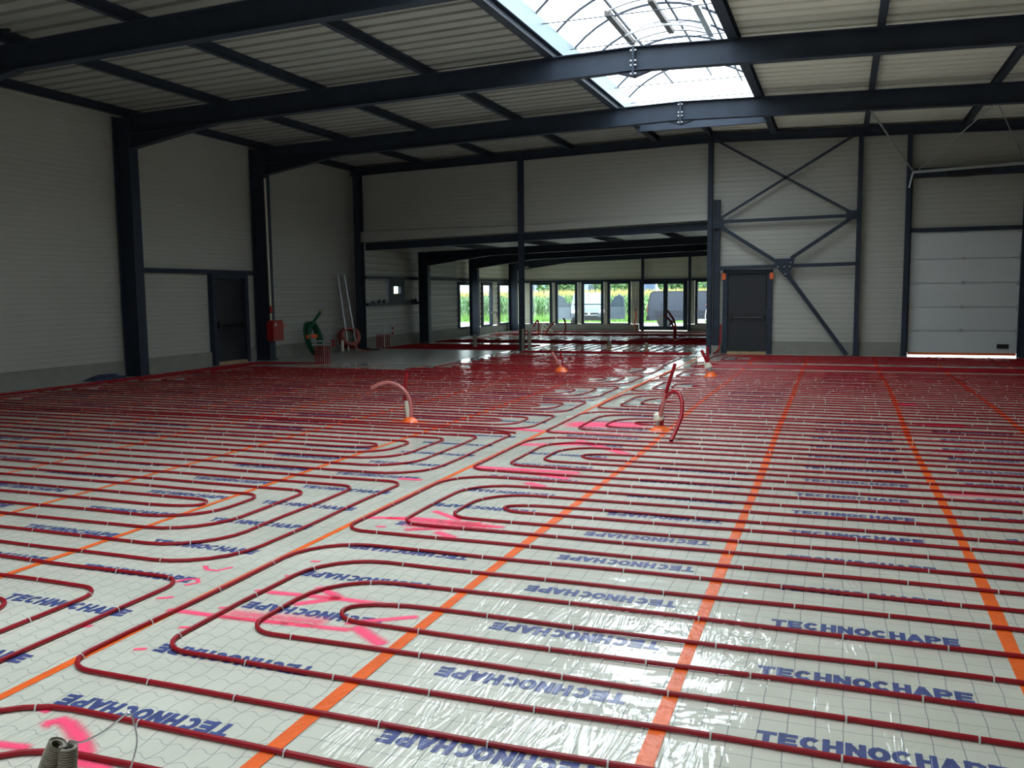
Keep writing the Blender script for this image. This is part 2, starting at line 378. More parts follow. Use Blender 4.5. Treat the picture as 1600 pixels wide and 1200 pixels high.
# ------------------------------------------------------------------ windows and glazed door
def window(name, axis, plane, nrm, u0, u1, z0, z1, fw=0.09, mull=None, depth=0.12):
    s = struct(name)
    f = MB()
    def bx(a, b, c, d, n0, n1):
        n0, n1 = sorted((plane + nrm * n0, plane + nrm * n1))
        (f.box(a, b, n0, n1, c, d) if axis == 'x' else f.box(n0, n1, a, b, c, d))
    bx(u0, u0 + fw, z0, z1, -0.06, 0.05); bx(u1 - fw, u1, z0, z1, -0.06, 0.05); bx(u0 + fw, u1 - fw, z0, z0 + fw, -0.06, 0.05); bx(u0 + fw, u1 - fw, z1 - fw, z1, -0.06, 0.05)
    f.build('window_frame', STEEL, s)
    spans = [(u0 + fw, u1 - fw)]
    if mull:
        f = MB(); bx(mull[0], mull[1], z0 + fw, z1 - fw, -0.06, 0.06); f.build('mullion', STEEL, s)
        spans = [(u0 + fw, mull[0]), (mull[1], u1 - fw)]
    for a, b in spans:
        f = MB(); bx(a, b, z0 + fw, z1 - fw, -0.012, 0.0); f.build('pane', GLASS, s)
    return s
for i, (a, b) in enumerate([(-12.60, -11.60), (-11.46, -10.48), (-10.30, -9.34), (-9.17, -8.18)]):
    window('window_%d' % (i + 1), 'x', EY1, -1, a, b, 0.20, 2.05, 0.11)
d = window('door_1', 'x', EY1, -1, -7.82, -5.84, 0.02, 2.08, 0.17, (-6.82, -6.64))
MB().box(-6.88, -6.86, EY1 - 0.12, EY1 - 0.09, 0.9, 1.15).build('door_handle', GALV, d)
window('window_5', 'x', EY1, -1, -5.54, -3.62, 0.20, 2.08, 0.11, (-4.66, -4.56))
window('window_6', 'y', EX0, 1, 25.02, 26.05, 1.36, 2.13, 0.27, depth=0.1)
for i, (a, b) in enumerate([(30.42, 32.0), (32.74, 33.86), (34.57, 36.1)]):
    window('window_%d' % (7 + i), 'y', EX0, 1, a, b, 0.22, 2.05, 0.13)
t = struct('trim_1'); MB().box(EX0 + 0.0, EX1, EY1 - 0.08, EY1 - 0.02, 2.03, 2.12).build('head_rail', STEEL, t)
MB().box(EX0, EX0 + 0.08, 23.5, 36.2, 2.08, 2.17).build('head_rail', STEEL, t)
t = struct('trim_2'); MB().box(EX0, EX0 + 0.14, 23.5, 26.9, 1.27, 1.36).build('ledge_rail', STEEL, t)
t = struct('trim_3'); MB().box(XL, XL + 0.09, 14.45, 18.7, 2.13, 2.23).build('door_head_rail', STEEL, t)

# ------------------------------------------------------------------ roof: corrugated deck panels between purlins
PUR = [-13.6, -11.4, -9.2, -6.9, -4.6, -1.66, 0.45, 2.6, 4.85, 7.1]
ceil = struct('ceiling')
def deck(x0, x1, y0, y1, zf, parent, pitch=0.34, dep=0.13, material=DECK):
    n = max(1, round((y1 - y0) / pitch)); pt = (y1 - y0) / n; prof = []
    for i in range(n):
        a = y0 + i * pt
        prof += [(a, dep), (a + 0.15 * pt, dep), (a + 0.17 * pt, 0), (a + 0.83 * pt, 0), (a + 0.85 * pt, dep)]
    prof.append((y1, dep))
    m = len(prof); b = MB()
    b.add([(x0, y, zf(x0) + d) for y, d in prof] + [(x1, y, zf(x1) + d) for y, d in prof], [(i, i + 1, m + i + 1, m + i) for i in range(m - 1)])
    b.add([(x0, y0, zf(x0) + dep + .03), (x1, y0, zf(x1) + dep + .03), (x1, y1, zf(x1) + dep + .03), (x0, y1, zf(x0) + dep + .03)], [(0, 1, 2, 3)])
    b.build('deck_panel', material, parent)
dz = lambda x: rt(x) + 0.16
ys = [YB - .05] + FR + [YF + .05]
for y0, y1 in zip(ys[:-1], ys[1:]):
    for x0, x1 in zip(PUR[:-1], PUR[1:]):
        if x0 == -13.6: x0 = -14.0
        if x1 == 7.1: x1 = 7.5
        if x0 == SKX0:
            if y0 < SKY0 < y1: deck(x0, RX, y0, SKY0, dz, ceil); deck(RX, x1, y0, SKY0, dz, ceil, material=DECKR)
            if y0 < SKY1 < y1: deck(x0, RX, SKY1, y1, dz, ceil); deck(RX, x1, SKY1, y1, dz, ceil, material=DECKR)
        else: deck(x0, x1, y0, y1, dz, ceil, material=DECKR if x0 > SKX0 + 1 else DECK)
ece = struct('ceiling_extension')
edz = lambda x: ert(x) + 0.14
eys = [YF + .06] + EFR + [EY1 + .1]
EP = [-13.3, -11.2, -9.0, -6.8, -4.8, -3.2, -1.8, -0.75]
for y0, y1 in zip(eys[:-1], eys[1:]):
    for x0, x1 in zip(EP[:-1], EP[1:]):
        deck(x0 if x0 != -13.3 else -13.7, x1 if x1 != -0.75 else -0.45, y0, y1, edz, ece)

# ------------------------------------------------------------------ steel frame
FN = ['far behind the viewer', 'behind the viewer', 'just overhead', 'nearest in view', 'middle', 'farther']
for fi, y in enumerate(FR):
    inview = fi >= 3
    desc = ['', '', '', 'nearest the viewer crossing the top left corner', 'in the middle of the hall under the rooflight', 'farther in, last before the back wall'][fi]
    if not inview: continue
    t = thing('rafter', 'dark steel rafter ' + desc, 'beam', (RX, y, RZ), 'portal frame rafters')
    h = 0.37
    for sgn, xe in ((-1, -13.42), (1, 6.95)):
        p = (RX, y, RZ - h/2); q = (xe, y, rt(xe) - h/2)
        MB().ibeam(p, q, h, 0.18).build('girder', STEEL, t)
        # haunch
        xh = xe + sgn * -2.1; zb = 4.58
        m = MB(); m.prism([(xe, rt(xe) - h + .01), (xh, rt(xh) - h + .01), (xe, zb)], 'y', y - 0.006, y + 0.006)
        m.bar((xe, y, zb), (xh, y, rt(xh) - h), 0.18, 0.014); m.build('haunch', STEEL, t)
        MB().box(min(xe, xe + sgn*.02), max(xe, xe + sgn*.02), y - .09, y + .09, zb - .03, rt(xe)).build('end_plate', STEEL, t)
    sp = MB().box(RX - 0.018, RX + 0.018, y - 0.10, y + 0.10, RZ - 0.46, RZ + 0.005).build('splice_plate', STEEL, t)
    MB().prism([(RX - 0.3, RZ - h - .01), (RX + 0.3, RZ - h - .01), (RX, RZ - 0.47)], 'y', y - 0.05, y + 0.05).build('apex_haunch', STEEL, t)
    for z in (RZ - 0.06, RZ - 0.22, RZ - 0.29, RZ - 0.42):
        for sgn in (-1, 1):
            MB().cyl((RX + sgn * .015, y - 0.075, z), (RX + sgn * .05, y - 0.075, z), 0.016, 6).build('bolt', GALV, sp)
    cd = ['', '', 'outside the picture at the left', 'near the left picture edge', 'in front of the left wall, near the dark fire door', 'with the red box and grey conduit on it'][fi]
    t = thing('column', 'dark steel column on the left wall, ' + cd, 'column', (-13.6, y, 0), 'left wall columns')
    MB().ibeam((-13.60, y, 0.02), (-13.60, y, rt(-13.6) - .01), 0.40, 0.24, (1, 0, 0)).build('shaft', STEEL, t)
    MB().box(-13.82, -13.36, y - 0.15, y + 0.15, -0.002, 0.02).build('base_plate', STEEL, t)
for i, x in enumerate(PUR[:8]):
    lab = 'dark steel purlin along the roof deck, %s from the left wall' % ORD[i]
    if x == SKX0: lab = 'dark steel purlin along the left edge of the rooflight'
    if x == SKX1: lab = 'dark steel purlin along the right edge of the rooflight'
    if i == 0: lab = 'dark steel eaves purlin along the top of the left wall'
    o = MB().ibeam((x, YB, rt(x) + 0.08), (x, YF - .05, rt(x) + 0.08), 0.156, 0.15 if x in (SKX0, SKX1) else 0.10, tf=0.01, tw=0.01).build('purlin', STEEL)
    tag(o, lab, 'beam', 'roof purlins')
o = MB().ibeam((RX, SKY1, rt(RX) + 0.08), (RX, YF - .1, rt(RX) + 0.08), 0.156, 0.09, tf=0.01, tw=0.01).build('purlin', STEEL); tag(o, 'short dark purlin at the ridge between rooflight and back wall', 'beam', 'roof purlins')
o = MB().box(SKX0, SKX1, SKY1 - .1, SKY1 - .03, 5.36, 5.70).build('rooflight_trimmer', STEEL); tag(o, 'steel trimmer beam across the far end of the rooflight', 'beam')
# back wall frame
t = thing('gable_rafter', 'dark sloping steel beam along the top of the back wall', 'beam', (RX, 23.33, RZ))
for xe in (-13.7, 7.2): MB().ibeam((RX, 23.33, RZ - .02), (xe, 23.33, rt(xe) - .02), 0.22, 0.11, tf=0.011).build('girder', STEEL, t)
def post(label, x, z1, wd=0.12, dp=0.14, z0=0.0, y=23.32):
    t = thing('post', label, 'post', (x, y, z0), 'back wall posts')
    MB().ibeam((x, y, z0 + .01), (x, y, z1), dp, wd, (0, 1, 0), tf=0.012).build('shaft', STEEL, t)
    MB().box(x - wd/2 - .03, x + wd/2 + .03, y - dp/2 - .03, y + dp/2 + .02, z0 - .002, z0 + 0.012).build('base_plate', STEEL, t)
    return t
post('dark corner post where left wall meets back wall', -13.48, rt(-13.4) - .1, 0.22, 0.2)
pm = post('slender dark post in the middle of the wide opening', -8.36, rt(-8.36) - .1, 0.13, 0.16)
MB().cyl((-8.30, 23.22, 0.0), (-8.30, 23.22, 0.62), 0.045, 10).build('pipe_sleeve', DUCT, pm, True, 'grey beige sleeve at the foot')
post('tall dark post at the right side of the wide opening', -3.2, rt(-3.2) - .1, 0.12, 0.16)
post('dark post between braced bay and plain wall strip', 0.36, rt(.36) - .1, 0.11, 0.14)
post('dark post at left jamb of the white sectional door', 1.44, rt(1.44) - .1, 0.11, 0.12)
post('dark post at right jamb of the white sectional door', 3.98, rt(3.98) - .1, 0.11, 0.12)
t = thing('stub_column', 'short stout dark column on a concrete block beside tall post', 'column', (-3.02, 23.3, 0))
MB().ibeam((-3.02, 23.28, .21), (-3.02, 23.28, 3.92), 0.16, 0.14, (1, 0, 0)).build('shaft', STEEL, t)
MB().box(-3.12, -2.88, 23.18, 23.40, -0.002, .21).build('block', CONC, t)
t = thing('wall_bracing', 'dark steel cross bracing on the back wall above the fire door', 'bracing', (-1.4, 23.2, 2.2))
YBR = 23.22
def brace(a, b, wd=0.075): return MB().bar((a[0], YBR, a[1]), (b[0], YBR, b[1]), 0.05, wd, (0, 0, 1) if abs(a[0]-b[0]) > .3 else (1, 0, 0))
brace((-3.1, 5.42), (0.22, 3.45), .06).build('diagonal', STEEL, t); brace((-2.98, 3.42), (0.3, 5.36), .06).build('diagonal', STEEL, t)
brace((-3.1, 3.36), (0.32, 3.40), .08).build('strut', STEEL, t); brace((-2.95, 2.19), (0.32, 2.24), .09).build('strut', STEEL, t)
brace((-2.95, 3.25), (-1.62, 2.38), .09).build('diagonal', STEEL, t); brace((0.25, 3.38), (-1.2, 2.40), .09).build('diagonal', STEEL, t); brace((-1.38, 2.15), (0.16, 0.02), .10).build('diagonal', STEEL, t)
gp = MB().prism([(-1.68, 2.40), (-1.1, 2.40), (-1.16, 2.14), (-1.30, 1.92), (-1.5, 2.14)], 'y', YBR - .05, YBR - .03).build('gusset_plate', STEEL, t)
for x, z in [(-1.6, 2.3), (-1.2, 2.3), (-1.5, 2.2), (-1.35, 2.2), (-1.22, 2.2), (-1.32, 2.02)]:
    MB().cyl((x, YBR - .07, z), (x, YBR - .05, z), .016, 6).build('bolt', GALV, gp)
for x, z in [(0.2, 3.42), (-2.98, 3.32)]: MB().box(x - .14, x + .14, YBR - .045, YBR - .03, z - .12, z + .1).build('gusset_plate', STEEL, t)
# extension frames
for fi, y in enumerate([23.62] + EFR):
    lab = ['first, across the wide opening', 'second, just behind the opening', 'third, farther into the front room', 'fourth, close to the window wall'][fi]
    t = thing('low_rafter', 'dark low rafter of the front room, ' + lab, 'beam', (RX, y, ert(RX)), 'front room rafters')
    up = 0.16 if fi == 0 else 0.0
    h = 0.23
    for sgn, xe in ((-1, -12.95 if fi else -13.6), (1, -0.75)):
        MB().ibeam((RX, y, ert(RX) + up - h/2), (xe, y, ert(xe) + up - h/2), h, 0.13).build('girder', STEEL, t)
        if fi and sgn < 0:
            xh = xe + 2.2
            m = MB().prism([(xe, ert(xe) - h + .01), (xh, ert(xh) - h + .01), (xe, 2.56)], 'y', y - .006, y + .006); m.bar((xe, y, 2.56), (xh, y, ert(xh) - h), .13, .014); m.build('haunch', STEEL, t)
    if fi:
        lab = ['nearest the opening', 'in the middle of the window row', 'in the far corner'][fi - 1]
        t = thing('low_column', 'dark column on the left side of the front room, ' + lab, 'column', (-13.12, y, 0), 'front room columns')
        MB().ibeam((-13.12, y, .015), (-13.12, y, ert(-13.1)), 0.34, 0.22, (1, 0, 0)).build('shaft', STEEL, t)
        MB().box(-13.3, -12.92, y - .13, y + .13, -.002, .015).build('base_plate', STEEL, t)
for i, x in enumerate(EP[1:-1]):
    o = MB().ibeam((x, 23.7, ert(x) + .07), (x, EY1 - .05, ert(x) + .07), 0.138, 0.08, tf=0.009, tw=.009).build('low_purlin', STEEL); tag(o, 'dark purlin under the front room roof, %s from left' % ORD[i], 'beam', 'front room purlins')
for x, lab in ((-7.66, 'left of the glazed double door'), (-5.74, 'right of the glazed double door')):
    t = thing('front_post', 'slender dark post on the window wall ' + lab, 'post', (x, EY1 - .14, 0))
    MB().ibeam((x, EY1 - .14, 0), (x, EY1 - .14, ert(x)), 0.12, 0.1, (0, 1, 0)).build('shaft', STEEL, t)
# thin bracing rods
def rod(label, p, q, r=0.012, m=STEEL):
    o = MB().cyl(p, q, r, 8).build('bracing_rod', m); return tag(o, label, 'rod', 'thin bracing rods')
rod('thin rod at the top left corner before the nearest rafter', (-11.2, 9.75, 5.42), (-13.5, 9.1, 5.36), .02)
rod('thin rod from purlin down to left end of door shaft', (0.45, 18.78, 5.03), (1.50, 22.9, 4.33), .016, GALV)
rod('thin rod rising from door shaft up to the right', (1.62, 22.9, 4.38), (2.55, 18.78, 4.98), .012, GALV)
rod('thin rod at the right picture edge above the door', (2.62, 18.78, 4.98), (3.72, 22.9, 4.55), .012, GALV)

# ------------------------------------------------------------------ rooflight
sk = thing('rooflight', 'long barrel vault rooflight of clear sheet over the hall', 'skylight', (RX, 8, 5.7))
zc = 5.96; hw = (SKX1 - SKX0) / 2; cx = (SKX0 + SKX1) / 2; rise = 0.62
for sgn, nm in ((-1, 'left'), (1, 'right')):
    xe = cx + sgn * hw
    MB().prism([(xe - .04, 5.62), (xe + .01, 5.62), (xe + .02, zc), (xe - .03, zc)] if sgn > 0 else [(xe - .01, 5.62), (xe + .04, 5.62), (xe + .03, zc), (xe - .02, zc)], 'y', SKY0, SKY1).build('upstand', CREAM, sk)
for y in (SKY0 - .04, SKY1 - .02): MB().box(SKX0, SKX1, y, y + .06, 5.62, zc).build('upstand', CREAM, sk)
def arc(u):    # u -1..1
    R = (hw * hw + rise * rise) / (2 * rise); x = u * hw
    return cx + x, zc + math.sqrt(R * R - x * x) - (R - rise)
nb = 19; N = 14
for k in range(nb):
    y0 = SKY0 + (SKY1 - SKY0) * k / nb; y1 = SKY0 + (SKY1 - SKY0) * (k + 1) / nb
    b = MB(); b.add([(arc(-1 + 2*i/N)[0], y, arc(-1 + 2*i/N)[1]) for y in (y0, y1) for i in range(N + 1)], [(i, i + 1, N + 2 + i, N + 1 + i) for i in range(N)])
    b.build('vault_sheet', POLY, sk, True)
for k in range(nb + 1):
    y = SKY0 + (SKY1 - SKY0) * k / nb
    if y < 2 or k == nb: continue
    b = MB(); b.tube([(arc(-1 + 2*i/N)[0], y, arc(-1 + 2*i/N)[1] - .02) for i in range(N + 1)], 0.022, 6); b.build('glazing_bar', STEEL, sk)
for y in (SKY0, SKY1):
    b = MB(); b.add([(arc(-1 + 2*i/N)[0], y, arc(-1 + 2*i/N)[1]) for i in range(N + 1)], [tuple(range(N + 1))]); b.build('vault_end', POLY, sk)
for u in (-.45, .15, .62):
    x, z = arc(u); MB().box(x - .016, x + .016, SKY0, SKY1, z - .06, z - .02).build('vault_purlin', STEEL, sk)
for k in range(12):
    y = 2.6 + k * 1.6
    MB().cyl((SKX0, y, zc - .1), (SKX1, y, zc - .1), 0.009, 5).build('safety_bar', STEEL, sk)
ht = MB()
hy0, hy1 = 15.2, 17.2
xs_ = [(-3.86, 'COPPER'), (-3.12, 'COPPER'), (-2.38, 'GALV')]
for x, mt in xs_:
    u = (x - cx) / hw; zz = arc(u)[1] - .08
    MB().box(x - .05, x + .05, hy0, hy1, zz - .06, zz + .02).build('hatch_side_bar', COPPER if mt == 'COPPER' else GALV, sk)
for y in (hy0, hy1):
    MB().tube([(x, y, arc((x - cx) / hw)[1] - .07) for x in [-3.86 + 1.48 * i / 8 for i in range(9)]], .03, 6).build('hatch_cross_bar', GALV, sk)
b = MB()
for i in range(6):
    x0 = -3.8 + 0.235 * i; za = arc((x0 - cx) / hw)[1] - .22; zb = arc((x0 + .235 - cx) / hw)[1] - .22
    b.cyl((x0, 16.3, za), (x0 + .235, 16.3, zb), .022, 6); b.cyl((x0, 16.3, za), (x0 + .235, 16.5, zb + .1), .01, 5); b.cyl((x0, 16.5, za + .1), (x0 + .235, 16.5, zb + .1), .014, 5)
b.build('opener_linkage', GALV, sk)

# ------------------------------------------------------------------ doors
def fire_door(name, axis, plane, nrm, u0, u1, z1, hinge_hi=True):
    s = struct(name)
    def bx(a, b, c, d, n0, n1, nm, m):
        f = MB(); n0, n1 = sorted((plane + nrm * n0, plane + nrm * n1))
        (f.box(a, b, n0, n1, c, d) if axis == 'x' else f.box(n0, n1, a, b, c, d)); return f.build(nm, m, s)
    bx(u0, u0 + .12, 0, z1, 0.0, .14, 'jamb', STEEL); bx(u1 - .12, u1, 0, z1, 0.0, .14, 'jamb', STEEL); bx(u0 + .12, u1 - .12, z1 - .1, z1, 0.0, .14, 'door_head', STEEL)
    bx(u0 + .13, u1 - .13, 0.07, z1 - .11, 0.01, .06, 'leaf', DOORM)
    bx(u0 + .12, u1 - .12, -.002, .055, 0.0, .13, 'threshold', WOOD)
    def P(u, n, z): return (u, plane + nrm * n, z) if axis == 'x' else (plane + nrm * n, u, z)
    MB().cyl(P(u0 + .2, .13, .93), P(u1 - .2, .13, .93), .016, 8).build('push_bar', BLACK, s)
    bx(u0 + .17, u0 + .25, .86, 1.02, .06, .15, 'lock_case', BLACK); bx(u1 - .25, u1 - .17, .88, .99, .06, .15, 'bar_end', BLACK)
    bx(u1 - .19, u1 - .155, z1 - .9, z1 - .25, .06, .10, 'closer_arm', BLACK)
    return s
fire_door('door_2', 'y', XL, 1, 16.95, 18.28, 2.13)
d3 = fire_door('door_3', 'x', YF, -1, -2.86, -1.64, 2.15)
for x in (-2.88, -1.70): MB().box(x, x + .09, YF - .17, YF - .138, 1.90, 2.06).build('tape_patch', TAPE, d3)
# sectional door
s4 = struct('door_4')
MB().box(1.51, 3.90, YF + .031, YF + .05, .1, 2.96).build('backing_sheet', WHITE, s4)
zz = [0.09, 0.62, 1.18, 1.75, 2.32, 2.95]
for a, b in zip(zz[:-1], zz[1:]):
    pn = MB().box(1.53, 3.88, YF - .02, YF + .03, a, b - .012).build('door_section', WHITE, s4)
    if b < 2.9: MB().box(2.66, 2.72, YF - .05, YF - .02, b - .04, b + .04).build('hinge', GALV, pn)
    for x in (1.55, 3.82): MB().box(x, x + .05, YF - .05, YF - .02, b - .07, b + .05).build('roller_hinge', GALV, pn)
MB().box(3.46, 3.70, YF - .05, YF - .02, .2, .30).build('pull_handle', BLACK, s4)
MB().box(1.54, 3.87, YF - .01, YF + .02, .03, .088).build('bottom_seal', TAPE, s4)
for x in (1.49, 3.89): MB().box(x - .02, x + .04, YF - .1, YF - .03, 0, 4.35).build('guide_rail', STEEL, s4)
MB().box(1.49, 3.95, YF - .1, YF - .02, 2.955, 3.05).build('door_lintel', STEEL, s4)
MB().box(1.49, 4.3, YF - .2, YF - .08, 4.22, 4.44).build('shaft_beam', STEEL, s4)
MB().cyl((1.5, 23.0, 4.33), (4.3, 23.0, 4.42), .035, 10).build('shaft', GALV, s4)
MB().tube([(2.2 + .95 * i / 10, 23.0, 4.22 + .05 * i / 10 - .03 * math.sin(math.pi * i / 10)) for i in range(11)], .045, 8).build('torsion_spring', BLACK, s4)
MB().cyl((1.5, 23.0, 4.33), (1.44, 23.2, 4.0), .02, 6).build('bracket', GALV, s4)

# ------------------------------------------------------------------ printed film strips, tape seams
TX = [-12.72, -11.35, -10.03, -8.72, -7.29, -5.88, -4.61, -3.23, -1.875, -0.65, 0.754, 1.97, 3.25, 4.55]
def glyph_strokes(ch):
    A = [(0.5 + .42 * math.cos(t), 0.5 + .40 * math.sin(t)) for t in [i * math.pi / 6 for i in range(13)]]
    if ch == 'T': return [[(0, .88), (1, .88)], [(.5, .88), (.5, 0)]]
    if ch == 'E': return [[(.12, 0), (.12, 1)], [(.12, .12), (.95, .12)], [(.12, .5), (.85, .5)], [(.12, .88), (.95, .88)]]
    if ch == 'C': return [[(0.5 + .40 * math.cos(t), 0.5 + .39 * math.sin(t)) for t in [math.radians(50 + i * 26) for i in range(11)]]]
    if ch == 'H': return [[(.12, 0), (.12, 1)], [(.88, 0), (.88, 1)], [(.12, .5), (.88, .5)]]
    if ch == 'N': return [[(.12, 0), (.12, 1)], [(.88, 0), (.88, 1)], [(.12, .92), (.88, .08)]]
    if ch == 'O': return [A]
    if ch == 'A': return [[(.05, 0), (.5, .95)], [(.95, 0), (.5, .95)], [(.25, .3), (.75, .3)]]
    if ch == 'P': return [[(.12, 0), (.12, 1)], [(.12, .88), (.65, .88), (.86, .76), (.86, .58), (.65, .44), (.12, .44)]]
def word_mesh(b, x, y, rot, jit):
    """TECHNOCHAPE in heavy strokes; x, y = first corner, rot 0 or pi"""
    cw, hgt, sp, th = 0.060, 0.088, 0.0765, 0.0245
    k = 0
    for i, ch in enumerate('TECHNOCHAPE'):
        for st in glyph_strokes(ch):
            for p, q in zip(st[:-1], st[1:]):
                P = Vector((i * sp + p[0] * cw, p[1] * hgt)); Q = Vector((i * sp + q[0] * cw, q[1] * hgt))
                d = (Q - P).normalized(); n = Vector((-d.y, d.x)) * th / 2
                e = d * th * .25
                vs = [P - e - n, Q + e - n, Q + e + n, P - e + n]
                if rot: vs = [Vector((0.83, hgt)) - v for v in vs]
                z = 0.0009 + 0.00011 * (k % 9); k += 1
                b.add([(x + v.x, y + v.y + jit * v.x, z) for v in vs], [(0, 1, 2, 3)])
def yspan(i):
    x1 = TX[i + 1]
    if x1 <= -8.7: return (-7.4, 18.25)
    return (-7.4, 23.2) if TX[i] > -3.3 else (-7.4, 36.0)
sides = {}
films = []
for i in range(len(TX) - 1):
    x0, x1 = TX[i], TX[i + 1]; y0, y1 = yspan(i)
    lab = 'crinkled clear printed film strip on the floor, %s from the left wall' % ORD[i] if i < 13 else 'crinkled clear printed film strip on the floor, last before the right wall'
    m = MB(); nn = int((y1 - y0) / 1.2)
    for k in range(nn):
        a = y0 + (y1 - y0) * k / nn; c = y0 + (y1 - y0) * (k + 1) / nn
        m.add([(x0, a, 0), (x1, a, 0), (x1, c, 0), (x0, c, 0)], [(0, 1, 2, 3)])
    m.add([(x0, y0, -.003), (x1, y0, -.003), (x1, y1, -.003), (x0, y1, -.003)], [(3, 2, 1, 0)])
    f = m.build('insulation_film', FILM if i >= 8 else FILMZ); tag(f, lab, 'film', 'printed film strips'); films.append(f)
    rot = i in (7, 8, 10, 12); 
    b = MB(); off = {7: (-2.93, 2.52), 8: (-1.58, 3.27), 9: (-.27, 3.15), 10: (1.02, 3.38), 6: (-4.27, 3.37)}.get(i, (x0 + .25 + .1 * (i % 3), 3.0 + .19 * (i % 3)))
    y = off[1] - 0.58 * 4
    while y < min(y1 - .2, 23):
        if y > 1.2: word_mesh(b, off[0] + random.uniform(-.03, .03), y + random.uniform(-.02, .02), rot, random.uniform(-.012, .012))
        y += 0.583
    b.build('printed_lettering', INK, f, label='dark blue lettering reading TECHNOCHAPE')
for i, x in enumerate(TX[:-1]):
    y0, y1 = (-7.3, 18.2) if x < -8.5 else (-7.3, 23.1)
    wd = 0.062 if x > -2 else 0.05
    m = MB(); P = []
    n = int((y1 - y0) / .6)
    for k in range(n + 1):
        yy = y0 + (y1 - y0) * k / n; xx = x + 0.02 * math.sin(yy * .7 + i) + (0.03 * math.sin(yy * .23 + 2 * i) if x < -2 else 0.0)
        if i == 9: xx = -0.58 - 0.0062 * yy + .006 * math.sin(yy)
        ww = wd * (1 + .12 * math.sin(yy * 2.1 + i)); P.append((xx - ww / 2, xx + ww / 2, yy))
    for z in (0.0022,): m.add([(a, yy, z) for a, b_, yy in P] + [(b_, yy, z) for a, b_, yy in P], [(k, n + 1 + k, n + 2 + k, k + 1) for k in range(n)])
    m.add([(P[0][0], y0, .0005), (P[0][1], y0, .0005), (P[0][1], y0, .0022), (P[0][0], y0, .0022)], [(0, 1, 2, 3)])
    o = m.build('adhesive_tape', TAPE); tag(o, 'orange tape seam between film strips, %s from the left wall' % (ORD[i] if i < 13 else ['second to last', 'very last'][i - 13]), 'tape', 'orange tape seams')

# spray marks
def spray(pts, wd, parent, name='spray_mark', strength=1.0):
    P = []
    for a, b in zip(pts[:-1], pts[1:]):
        n = max(1, int((Vector(b) - Vector(a)).length / .05))
        P += [Vector(a).lerp(Vector(b), k / n) for k in range(n)]
    P.append(Vector(pts[-1])); m = MB(); uv = []
    d0 = (P[1] - P[0]).normalized(); P = [P[0] - d0 * wd * .3] + P + [P[-1] + (P[-1] - P[-2]).normalized() * wd * .3]
    n = len(P); vs = []
    for i, p in enumerate(P):
        d = (P[min(i + 1, n - 1)] - P[max(i - 1, 0)]).normalized(); q = Vector((-d.y, d.x)) * wd / 2
        vs += [(p.x - q.x, p.y - q.y, .0019), (p.x + q.x, p.y + q.y, .0019)]
    m.add(vs, [(2*i, 2*i + 2, 2*i + 3, 2*i + 1) for i in range(n - 1)])
    o = m.build(name, PINK, parent)
    ul = o.data.uv_layers.new(name='UVMap')
    for poly in o.data.polygons:
        for li in poly.loop_indices:
            vi = o.data.loops[li].vertex_index; k = vi // 2
            e = 0.0 if k in (0, n - 1) else (0.55 if strength < 1 else 1.0)
            ul.data[li].uv = (e, vi % 2)
    o['label'] = 'pink sprayed marking paint'
    return o
def film_at(x):
    for i in range(len(TX) - 1):
        if TX[i] <= x < TX[i + 1]: return films[i]
    return films[-1]
